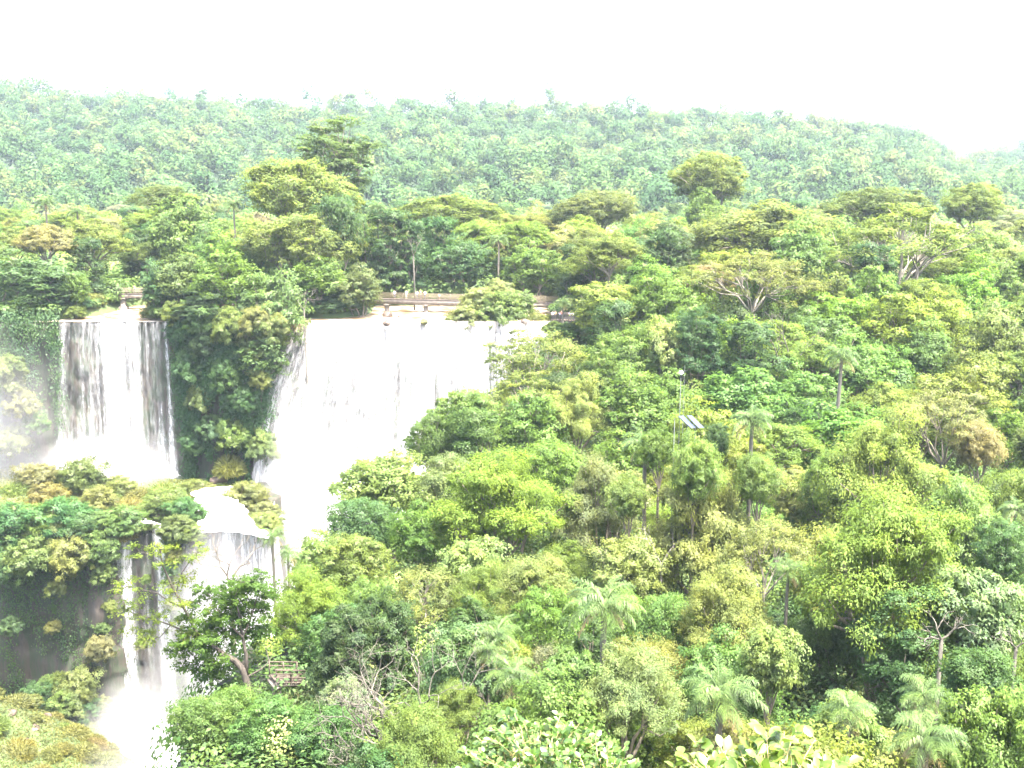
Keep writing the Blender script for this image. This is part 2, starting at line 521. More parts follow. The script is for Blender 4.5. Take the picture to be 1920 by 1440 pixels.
def cliff(pts, z0, z1, seed, label, amp=1.6, step=0.8, columns=0.0, cap=6.0):
    """A rock face along a plan line; the gorge lies to the right hand of the line's direction when walking it."""
    p, q = resample(pts, step)
    t = np.gradient(p, axis=0); t /= np.linalg.norm(t, axis=1)[:, None] + 1e-9
    nrm = np.stack([t[:, 1], -t[:, 0]], 1)
    nv = int(abs(z1 - (z0 or 0)) / 0.9) + 2
    f = np.linspace(0, 1, nv)
    Q, Fv = np.meshgrid(q, f)
    zt = (np.array([gz(p[i, 0] - nrm[i, 0] * 2.5, p[i, 1] - nrm[i, 1] * 2.5) for i in range(len(p))]) if z0 is None else np.full(len(p), z0))[None, :]
    zt = zt + 0.25
    Zt = zt + (z1 - zt) * Fv
    off = fbm(Q * 0.16, Zt * 0.09, seed, 4) * amp * 1.6 + fbm(Q * 0.6, Zt * 0.3, seed + 9, 3) * amp * 0.5
    if columns:
        off += columns * np.abs(fbm(Q * 0.45, Zt * 0.02, seed + 4, 2)) * 2
    off += 0.5 * np.sign(np.sin(Zt * 0.55 + fbm(Q * 0.1, Zt * 0.05, seed + 2, 2) * 3)) * amp * 0.22
    X = p[:, 0][None, :] + nrm[:, 0][None, :] * off
    Y = p[:, 1][None, :] + nrm[:, 1][None, :] * off
    Zt = Zt + fbm(Q, Zt, 2, 2) * 0.2
    if cap:
        X = np.concatenate([(X[0] - nrm[:, 0] * cap)[None], X]); Y = np.concatenate([(Y[0] - nrm[:, 1] * cap)[None], Y]); Zt = np.concatenate([Zt[:1] - 0.05, Zt])
    o = link('cliff', grid_mesh('cliff', X, Y, Zt, M['cliff'], smooth=False))
    tag(o, label, 'cliff', kind='structure')
    return p, nrm, q


cliff([(-150, 182), (-88, 185), (-86, 188), (-65, 188), (-62.5, 185.6)], -0.5, -33, 11, 'shaded basalt cliff behind the narrow upper waterfall')
cliff([(-63, 187.5), (-62.5, 185.6), (-56, 182.6), (-50, 183.2), (-45.5, 186), (-40.5, 189.5)], 1.0, -33, 12, 'overgrown basalt cliff between the two upper waterfalls', amp=2.0)
cliff([(-41, 188.6), (10, 188.6)], -0.9, -68, 13, 'basalt cliff hidden behind the broad white waterfall', cap=0)
cliff([(-150, 149), (-84, 153), (-66.5, 155), (-65.6, 158.6), (-57, 158.6), (-55.8, 155.6), (-54.4, 156.2), (-41.4, 156.2), (-41.2, 158), (-47.6, 189)], None, -68, 14,
      'brown columnar cliff of the lower tier with hanging plants', amp=1.5, columns=1.3)
cliff([(10, 188), (6, 178), (2, 165), (-3, 150), (-11, 125), (-18, 105), (-21, 95), (-25, 85), (-25.5, 75), (-23.5, 60), (-15, 48), (-5, 44)], None, -68, 15,
      'steep gorge side beneath the forest', amp=1.5)


# ------------------------------------------------------------------ waterfalls
def curtain(lip, z0, z1, dens, mudf=None, out_k=3.0, spread=(0, 0), seed=0, layers=2, amp=0.5, nv=60, step=0.35, outdir=(0, -1)):
    """Sheet of falling water under a lip line. dens(u, t) in 0..1; spread widens the left and right foot in metres."""
    p, q = resample(lip, step)
    u = q / q[-1]
    Vs, Ls, Ss, UV, DN, MU = [], [], [], [], [], []
    base = 0
    for ly in range(layers):
        t = np.linspace(0, 1, nv)
        U, T = np.meshgrid(u, t)
        Q = U * q[-1]
        drop = T * abs(z1 - z0)
        side = (spread[0] * np.clip(1 - U * 2.2, 0, 1) + spread[1] * np.clip((U - 0.55) * 2.2, 0, 1)) * T ** 0.7
        off = out_k * np.sqrt(np.clip(T, 0, 1)) * 0.8 + ly * 0.55 * (0.25 + T)
        off = off + fbm(Q * 0.8, drop * 0.05, seed + 3 * ly, 3) * amp * (0.35 + T * 1.2) + fbm(Q * 2.2, drop * 0.4, seed + 8, 2) * 0.16 * (0.4 + T)
        X = p[:, 0][None, :] + outdir[0] * off + side
        Y = p[:, 1][None, :] + outdir[1] * off
        Z = z0 + (z1 - z0) * (T + 0 * U)
        # round the water over the lip
        Z = np.where(T < 0.02, z0 + 0.05, Z)
        if p.shape[1] > 2: Z = Z + p[:, 2][None, :] * (1 - T)
        V = np.stack([X.ravel(), Y.ravel(), Z.ravel()], 1)
        nu = len(u)
        i = np.arange(nv - 1)[:, None] * nu + np.arange(nu - 1)[None, :]
        qd = np.stack([i, i + nu, i + nu + 1, i + 1], -1).reshape(-1, 4) + base
        Vs.append(V); Ls.append(qd.ravel()); Ss.append(np.full(len(qd), 4))
        UV.append(np.stack([(Q + ly * 37).ravel(), (drop + ly * 11).ravel()], 1))
        DN.append((dens(U, T) - 0.16 * ly).ravel())
        MU.append((mudf(U, T) if mudf else 0 * U).ravel())
        base += len(V)
    L = np.concatenate(Ls)
    me = mesh_from('waterfall', np.concatenate(Vs), L, np.concatenate(Ss), M['fall'], True)
    uvl = me.uv_layers.new(name='flow')
    uvl.data.foreach_set('uv', np.concatenate(UV)[L].astype(np.float32).ravel())
    a = me.attributes.new('dens', 'FLOAT', 'POINT'); a.data.foreach_set('value', np.concatenate(DN).astype(np.float32))
    a = me.attributes.new('mud', 'FLOAT', 'POINT'); a.data.foreach_set('value', np.concatenate(MU).astype(np.float32))
    return link('waterfall', me)


def prof(pts):
    xs_, ys_ = zip(*pts)
    return lambda U: np.interp(U, xs_, ys_)


d1 = prof([(0, .45), (.03, .62), (.09, .66), (.12, .5), (.15, .45), (.17, .5), (.2, .55), (.3, .62), (.38, .58), (.43, .95), (.55, .95), (.6, .72), (.7, .76), (.74, .5), (.8, .47), (.84, .57), (.88, .6), (.93, .5), (.96, .72), (1, .3)])
w = curtain([(-86, 187), (-64.6, 187)], 0.1, -30.5, lambda U, T: d1(U) + 0.06 + 0.3 * T ** 3 - 0.08 * np.sin(T * pi), lambda U, T: 0.35 * np.exp(-T * 30), 2.6, (-1.9, 0.3), 5)
tag(w, 'narrow upper waterfall with dark gaps between its white strands', 'waterfall')
w = curtain([(-41.0, 186.2), (-39.5, 186.6), (-20, 187), (7, 187)], 0.1, -66, lambda U, T: 0.80 - 0.08 * np.exp(-((T - .22) / .12) ** 2) + 0.25 * T + 0.2 * np.exp(-T * 25) - 0.16 * vnoise(U * 34, T * 3, 7) ** 2,
            lambda U, T: np.exp(-T * 9) * np.exp(-U * 14) * 0.9 + 0.85 * np.exp(-T * 45), 7.5, (-15, 0), 6, amp=0.9, nv=90)
tag(w, 'broad blinding white waterfall beside the forested slope', 'waterfall')
# thin side spout on the broad fall's shaded flank
w = curtain([(-43.6, 185.8), (-42.2, 186.0)], -4.5, -28, lambda U, T: 0.62 - 0.2 * T + 0 * U, None, 1.2, (-5, -3), 9, layers=1, amp=0.4)
tag(w, 'thin veil of water on the shaded flank of the broad waterfall', 'waterfall')
d3 = prof([(0, .55), (.05, .85), (.28, .85), (.36, .5), (.42, .4), (.5, .5), (.62, .46), (.7, .5), (.75, .36), (.8, .8), (.96, .85), (1, .5)])
w = curtain([(-65.6, 157), (-57.6, 157)], -29.6, -66, lambda U, T: d3(np.clip(U, 0, 1)) * (1 - 0.3 * T) + 0.24 * T + 0 * U, None, 2.6, (-0.6, 1.6), 11, amp=0.5, nv=70)
tag(w, 'lower waterfall pouring in two streams over the brown cliff', 'waterfall')
d4 = prof([(0, .45), (.04, .66), (.12, .5), (.17, .3), (.22, .62), (.35, .66), (.42, .45), (.5, .8), (.7, .72), (1, .8)])
w = curtain([(-54.6, 155), (-41, 155), (-39.9, 157), (-42.4, 170)], -30.0, -66, lambda U, T: d4(U * 2) + 0.08 * T, None, 2.6, (-0.5, 1.5), 13, amp=0.6, nv=70, outdir=(.3, -.95))
tag(w, 'wide lower cascade behind the leaning tree', 'waterfall')

# white stream sliding over the shelf into the wide lower cascade, and feeding the two-stream fall
def shelf_stream(left, right, label):
    n = 26
    a, _ = resample(left, 1); b, _ = resample(right, 1)
    A = np.stack([np.interp(np.linspace(0, 1, n), np.linspace(0, 1, len(a)), a[:, k]) for k in range(3)], 1)
    B = np.stack([np.interp(np.linspace(0, 1, n), np.linspace(0, 1, len(b)), b[:, k]) for k in range(3)], 1)
    A[:, 0] += fbm(np.arange(n) * .45, np.zeros(n), 61, 3) * 1.6; B[:, 0] += fbm(np.arange(n) * .4, np.zeros(n), 67, 3) * 2.0
    s = np.linspace(0, 1, 18)[None, :, None]
    G = A[:, None, :] * (1 - s) + B[:, None, :] * s
    G[:, :, 2] += 0.5 * np.sin(np.linspace(0, pi, 18))[None, :] + fbm(G[:, :, 0] * 0.9, G[:, :, 1] * 0.9, 31, 3) * 0.5
    o = link('stream', grid_mesh('stream', G[:, :, 0], G[:, :, 1], G[:, :, 2], M['foam']))
    tag(o, label, 'stream', kind='structure')


def PG(px, py, z):
    """Point of the plane at height z seen at a pixel."""
    u, v = (px - 960) / F, (py - 720) / F
    dz = -sT - v * cT
    t = (z - CZ) / dz
    return (u * t, t * (cT - v * sT), z)


shelf_stream([PG(362, 926, -28.6), PG(378, 965, -28.9), PG(372, 996, -29.6), PG(346, 998, -29.9)], [PG(436, 912, -28.4), PG(450, 935, -28.8), PG(478, 985, -29.4), PG(503, 1010, -29.9)],
             'white water sliding over the ledge into the wide lower cascade')
shelf_stream([PG(238, 962, -28.9), PG(236, 972, -29.2), PG(222, 985, -29.5)], [PG(248, 962, -28.9), PG(262, 972, -29.2), PG(302, 985, -29.5)],
             'small white rill feeding the two stream lower waterfall')
shelf_stream([PG(120, 880, -29.9), PG(110, 892, -30.3)], [PG(452, 880, -29.9), PG(430, 896, -30.3)], 'foaming water at the foot of the narrow upper waterfall')


# ------------------------------------------------------------------ mist
def mist(c, r, dens, label, sc=1.6, idx=[0]):
    b = MB(); b.ball((0, 0, 0), 1.0, 16, 12)
    idx[0] += 1
    o = b.build('mist', mist_mat('spray_mist_%d' % idx[0], dens, sc), None, c)
    o.scale = r
    return tag(o, label, 'mist', kind='stuff')


mist((-58, 147, -63), (16, 11, 12), 0.12, 'dense spray rising at the foot of the two stream lower waterfall')
mist((-43, 106, -47), (13, 10, 9), 0.07, 'veil of spray drifting over the grassy mound')
mist((-45, 148, -50), (13, 11, 26), 0.10, 'spray in front of the wide lower cascade')
mist((-36, 176, -40), (14, 9, 30), 0.08, 'spray boiling up at the foot of the broad waterfall')
mist((-78, 181, -28), (19, 7, 7.5), 0.16, 'white spray at the foot of the narrow upper waterfall')
mist((-95, 176, -17), (18, 10, 20), 0.034, 'thin drifting mist against the cliff beside the narrow waterfall')


# ------------------------------------------------------------------ foliage generators
def unit(v): return v / (np.linalg.norm(v, axis=-1, keepdims=True) + 1e-9)


def leaf_arrays(pos, nrm, size, rng, aspect=0.55, tangent=None, fold=0.12):
    n = len(pos)
    nrm = unit(nrm)
    if tangent is None:
        tangent = rng.normal(size=(n, 3))
    t = unit(tangent - nrm * np.sum(tangent * nrm, 1, keepdims=True))
    b = np.cross(nrm, t)
    s = size[:, None] if hasattr(size, '__len__') else size
    V = np.stack([pos - t * s * 0.5, pos + b * s * aspect * 0.5 - t * s * 0.05 + nrm * s * fold, pos + t * s * 0.5 - nrm * s * fold * 0.6, pos - b * s * aspect * 0.5 - t * s * 0.05 + nrm * s * fold], 1)
    return V.reshape(-1, 3)


def leaf_mesh(name, V, mat, sn=None):
    n = len(V) // 4
    me = mesh_from(name, V, np.arange(4 * n), np.full(n, 4), mat)
    if sn is not None:
        a = me.attributes.new('crown_normal', 'FLOAT_VECTOR', 'FACE'); a.data.foreach_set('vector', sn.astype(np.float32).ravel())
    return me


def clump_leaves(tips, rad, nspr, nlf, leaf, rng, flat=0.6, up=0.55, spr=0.3):
    """Leaf sprays on the shells of ellipsoidal clumps: tips (k,3), rad (k,)."""
    k = len(tips)
    ci = np.repeat(np.arange(k), nspr)
    d = unit(rng.normal(size=(len(ci), 3)) + np.array((0, 0, 0.45)))
    rr = rad[ci] * (0.5 + 0.5 * rng.random(len(ci)) ** 0.6)
    sc = tips[ci] + d * rr[:, None] * np.array((1, 1, flat))
    si = np.repeat(np.arange(len(sc)), nlf)
    ld = rng.normal(size=(len(si), 3))
    lp = sc[si] + ld * (rad[ci][si] * spr)[:, None] * np.array((0.62, 0.62, 0.36))
    ln = d[si] * 0.6 + np.array((0, 0, up)) + rng.normal(size=(len(si), 3)) * 0.45
    tg = ld + d[si] * 0.8 + np.array((0, 0, -0.3))
    sz = leaf * (0.6 + 0.8 * rng.random(len(si)))
    sn = unit(unit(lp - tips[ci][si]) + d[si] * .4 + np.array((0, 0, .35)))
    return lp, ln, sz, tg, sn


def crown_tips(shape, D, H, n, rng):
    """Clump centres on the outline of a crown of diameter D and height H, base at z = 0."""
    R = D / 2
    lob = unit(rng.normal(size=(7, 3))) ; lob[:, 2] = np.abs(lob[:, 2])
    if shape == 'umb':
        r = np.sqrt((np.arange(n) + 0.5) / n); a = np.arange(n) * 2.39996 + rng.random(n) * 0.8
        rr = r * (1 + 0.22 * vnoise(a * 1.3, a * 0 + rng.random() * 50, 3))
        z = H * (0.32 + 0.56 * (1 - r ** 2.2)) + rng.normal(size=n) * H * 0.09
        return np.stack([R * 0.86 * rr * np.cos(a), R * 0.86 * rr * np.sin(a), z], 1)
    if shape == 'vine':
        z = H * rng.random(n) ** 0.85
        a = rng.random(n) * 2 * pi
        f = 1.0 - 0.55 * (z / H) ** 3
        f = f * (1 + 0.35 * vnoise(a * 1.1 + 9, z / H * 3, rng.integers(99)))
        return np.stack([R * 0.75 * f * np.cos(a), R * 0.75 * f * np.sin(a), z], 1)
    i = np.arange(n) + 0.5
    if shape == 'tall':
        u = rng.random(n)
        z = H * (0.05 + 0.92 * u); a = i * 2.39996
        f = np.sin(pi * (0.12 + 0.86 * u)) ** 0.6 * (0.62 + 0.4 * rng.random(n))
        return np.stack([R * 0.9 * f * np.cos(a), R * 0.9 * f * np.sin(a), z], 1)
    cz = 1 - i / n * 1.45                                   # dome down to a little under the equator
    a = i * 2.39996 + rng.random(n) * 0.5
    s = np.sqrt(np.clip(1 - cz ** 2, 0, 1))
    d = np.stack([s * np.cos(a), s * np.sin(a), cz], 1)
    bump = np.max(d @ lob.T, axis=1)
    f = 0.52 + 0.44 * np.clip(bump, 0, 1) ** 4 + rng.normal(size=n) * 0.085
    if shape == 'lacy': f = f * (0.75 + 0.3 * rng.random(n))
    return np.stack([R * 0.92 * d[:, 0] * f, R * 0.92 * d[:, 1] * f, H * 0.42 + H * 0.5 * d[:, 2] * f], 1)


def limb_mesh(name, tips, H, rng, r0, nl=6, z0=-0.25, sub=1.0):
    """Limbs from the crown's base through forks to its clumps."""
    b = MB()
    base = np.array((0, 0, z0 * H))
    k = min(nl, len(tips))
    cen = tips[rng.choice(len(tips), k, replace=False)]
    for _ in range(4):
        lab = np.argmin(((tips[:, None] - cen[None]) ** 2).sum(-1), 1)
        cen = np.array([tips[lab == j].mean(0) if (lab == j).any() else cen[j] for j in range(k)])
    for j in range(k):
        own = tips[lab == j]
        if not len(own): continue
        node = base + (cen[j] - base) * 0.6 + rng.normal(size=3) * 0.04 * H
        mid = base + (node - base) * 0.5 + np.array((0, 0, 0.05 * H)) + rng.normal(size=3) * 0.04 * H
        b.tube([base, mid, node], [r0, r0 * 0.75, r0 * 0.5], 5, False)
        for tp in own:
            if rng.random() > sub: continue
            m2 = node + (tp - node) * 0.5 + rng.normal(size=3) * 0.045 * H + np.array((0, 0, 0.02 * H))
            b.tube([node, m2, node + (tp - node) * 1.05], [r0 * 0.42, r0 * 0.28, r0 * 0.09], 4, False)
    return b.mesh(name, M['bark'], True)


PROTO = {}


def make_proto(key, shape, D, H, ncl, nspr, nlf, leaf, seed, mat='leaf', flat=0.6, rad=0.17, up=0.55, spr=0.3, limb=0.02, nl=6, inner=0.25):
    rng = np.random.default_rng(seed)
    tips = crown_tips(shape, D, H, ncl, rng)
    rads = D * rad * (0.5 + 0.95 * rng.random(ncl) ** 1.3)
    lp, ln, sz, tg, sn = clump_leaves(tips, rads, nspr, nlf, leaf, rng, flat, up, spr)
    if inner:                                               # a few darker inside sprays
        kin = max(3, int(ncl * inner))
        ti = tips[rng.choice(ncl, kin)] * np.array((0.55, 0.55, 0.8))
        a = clump_leaves(ti, np.full(kin, D * rad * 1.2), nspr, nlf, leaf, rng, flat, up, spr)
        lp, ln, sz, tg, sn = [np.concatenate(q) for q in zip((lp, ln, sz, tg, sn), a)]
    me = leaf_mesh('crown', leaf_arrays(lp, ln, sz, rng, tangent=tg), M[mat], sn)
    lm = limb_mesh('branches', tips, H, rng, D * limb, nl)
    PROTO.setdefault(key, []).append((me, lm, D, H))


def make_trunks():
    out = []
    for s in range(4):
        rng = np.random.default_rng(500 + s)
        z = np.array([-0.06, 0.0, 0.06, 0.2, 0.4, 0.6, 0.8, 1.0])
        ox = np.cumsum(rng.normal(size=8)) * 0.22; oy = np.cumsum(rng.normal(size=8)) * 0.22
        ox -= np.interp(z, [0, 1], [ox[1], ox[-1]]); oy -= np.interp(z, [0, 1], [oy[1], oy[-1]])
        rad = [1.9, 1.7, 1.25, 1.05, 0.95, 0.88, 0.82, 0.75]
        V = [(ox[i] + rad[i] * cos(k * pi / 4), oy[i] + rad[i] * sin(k * pi / 4), z[i]) for i in range(8) for k in range(8)]
        Fq = [(i * 8 + k, i * 8 + (k + 1) % 8, (i + 1) * 8 + (k + 1) % 8, (i + 1) * 8 + k) for i in range(7) for k in range(8)] + [tuple(range(56, 64))]
        b = MB(); b.add(V, Fq)
        out.append(b.mesh('trunk', M['bark'], True))
    return out


TRUNKS = make_trunks()

# near trees: many small leaves; far trees: fewer, larger sprays
for s in range(4): make_proto('round_n', 'round', 9.5, 8.0, 46, 16, 36, 0.22, 10 + s, rad=0.165)
for s in range(3): make_proto('fine_n', 'umb', 13, 7, 66, 15, 44, 0.19, 20 + s, mat='fine', flat=0.48, rad=0.13, up=0.9)
for s in range(2): make_proto('broad_n', 'round', 8, 6.5, 40, 14, 28, 0.28, 30 + s, up=0.75, rad=0.16)
for s in range(3): make_proto('vine_n', 'vine', 6.5, 10, 50, 14, 32, 0.22, 40 + s, rad=0.2, up=0.35)
for s in range(3): make_proto('lacy_n', 'lacy', 11, 7, 52, 9, 26, 0.20, 50 + s, mat='fine', rad=0.11, flat=0.45, limb=0.012, nl=8, inner=0)
for s in range(4): make_proto('round_f', 'round', 11, 10, 44, 11, 24, 0.38, 60 + s, rad=0.165)
for s in range(3): make_proto('umb_f', 'umb', 17, 8, 70, 11, 26, 0.38, 70 + s, mat='fine', flat=0.48, rad=0.12, up=0.95)
for s in range(2): make_proto('dome_f', 'round', 24, 15, 110, 12, 26, 0.46, 80 + s, mat='fine', rad=0.10, up=0.8)
for s in range(2): make_proto('vine_f', 'vine', 8, 13, 50, 11, 23, 0.38, 90 + s, rad=0.2, up=0.35)
for s in range(1): make_proto('tall_f', 'tall', 15, 20, 64, 11, 22, 0.45, 100 + s, rad=0.125, up=0.6)
for s in range(2): make_proto('lacy_f', 'umb', 22, 10, 80, 9, 20, 0.36, 110 + s, mat='fine', rad=0.09, flat=0.42, up=0.95, limb=0.011, nl=8, inner=0)

RAND = random.Random(7)
TREES = []                     # dicts: root, look, form, px, py (crown middle), key label


def soft(c): return (c[0] * 1.05 + .010, c[1] * 1.08 + .008, c[2] * 1.1 + .012)


def make_tree(X, Y, top, D, species, color, look, H=None, label=None, bark=(0.15, 0.13, 0.105), ground=None, group='forest trees around the falls', minh=3.0, name='tree', variant=None):
    color = soft(color)
    pool = PROTO[species]
    me, lm, D0, H0 = pool[variant % len(pool) if variant is not None else RAND.randrange(len(pool))]
    g = gz(X, Y) if ground is None else ground
    sxy = D / D0
    Hc = H if H else H0 * sxy
    if species in ('round_n', 'broad_n', 'vine_n', 'fine_n', 'round_f', 'vine_f') and Y < 400:
        Hc = max(Hc, min(0.8 * (top - g), (1.4 if species[0] != 'f' else 1.0) * D))
    Hc = min(Hc, max(top - g - 0.3, minh))
    sz = Hc / H0
    zb = top - Hc * 0.97
    root = empty(name, (X, Y, g), RAND.random() * 2 * pi)
    tag(root, label or 'tree', 'tree', group)
    ax = RAND.uniform(.86, 1.14); tilt = (RAND.uniform(-.09, .09), RAND.uniform(-.09, .09), 0)
    c = link('crown', me, root, (0, 0, zb - g), color); c.scale = (sxy * ax, sxy / ax, sz); c.rotation_euler = tilt
    c2 = link('branches', lm, root, (0, 0, zb - g), bark); c2.scale = (sxy * ax, sxy / ax, sz); c2.rotation_euler = tilt
    th = zb - g - 0.2 * Hc
    if th > 0.6:
        r = max(0.16, D * 0.022)
        t = link('trunk', RAND.choice(TRUNKS), root, (0, 0, 0), bark); t.scale = (r, r, th + 0.1)
    px, py, f = proj(X, Y, top - Hc * 0.5)
    d = dict(root=root, look=look, px=px, py=py, w=F * D / f, h=F * Hc / f, Y=Y, X=X, keyed=label is not None, top=top, H=Hc)
    TREES.append(d)
    return d


def key_tree(px, ptop, wpx, Y, species, color, look, label, hpx=None, **kw):
    p = P(px, ptop, Y)
    dp = depth(Y, p[2])
    D = wpx / F * dp
    H = hpx / F * dp * 1.02 if hpx else None
    return make_tree(p[0], Y, p[2], D, species, color, look, H, label, **kw)

OL = (.100, .136, .027); BR = (.112, .165, .020); MG = (.078, .130, .020); DK = (.036, .074, .018); PL = (.150, .182, .050)
TN = (.135, .145, .055); BG = (.066, .116, .038); YG = (.122, .160, .028)
PALEBARK = (.2, .185, .155)

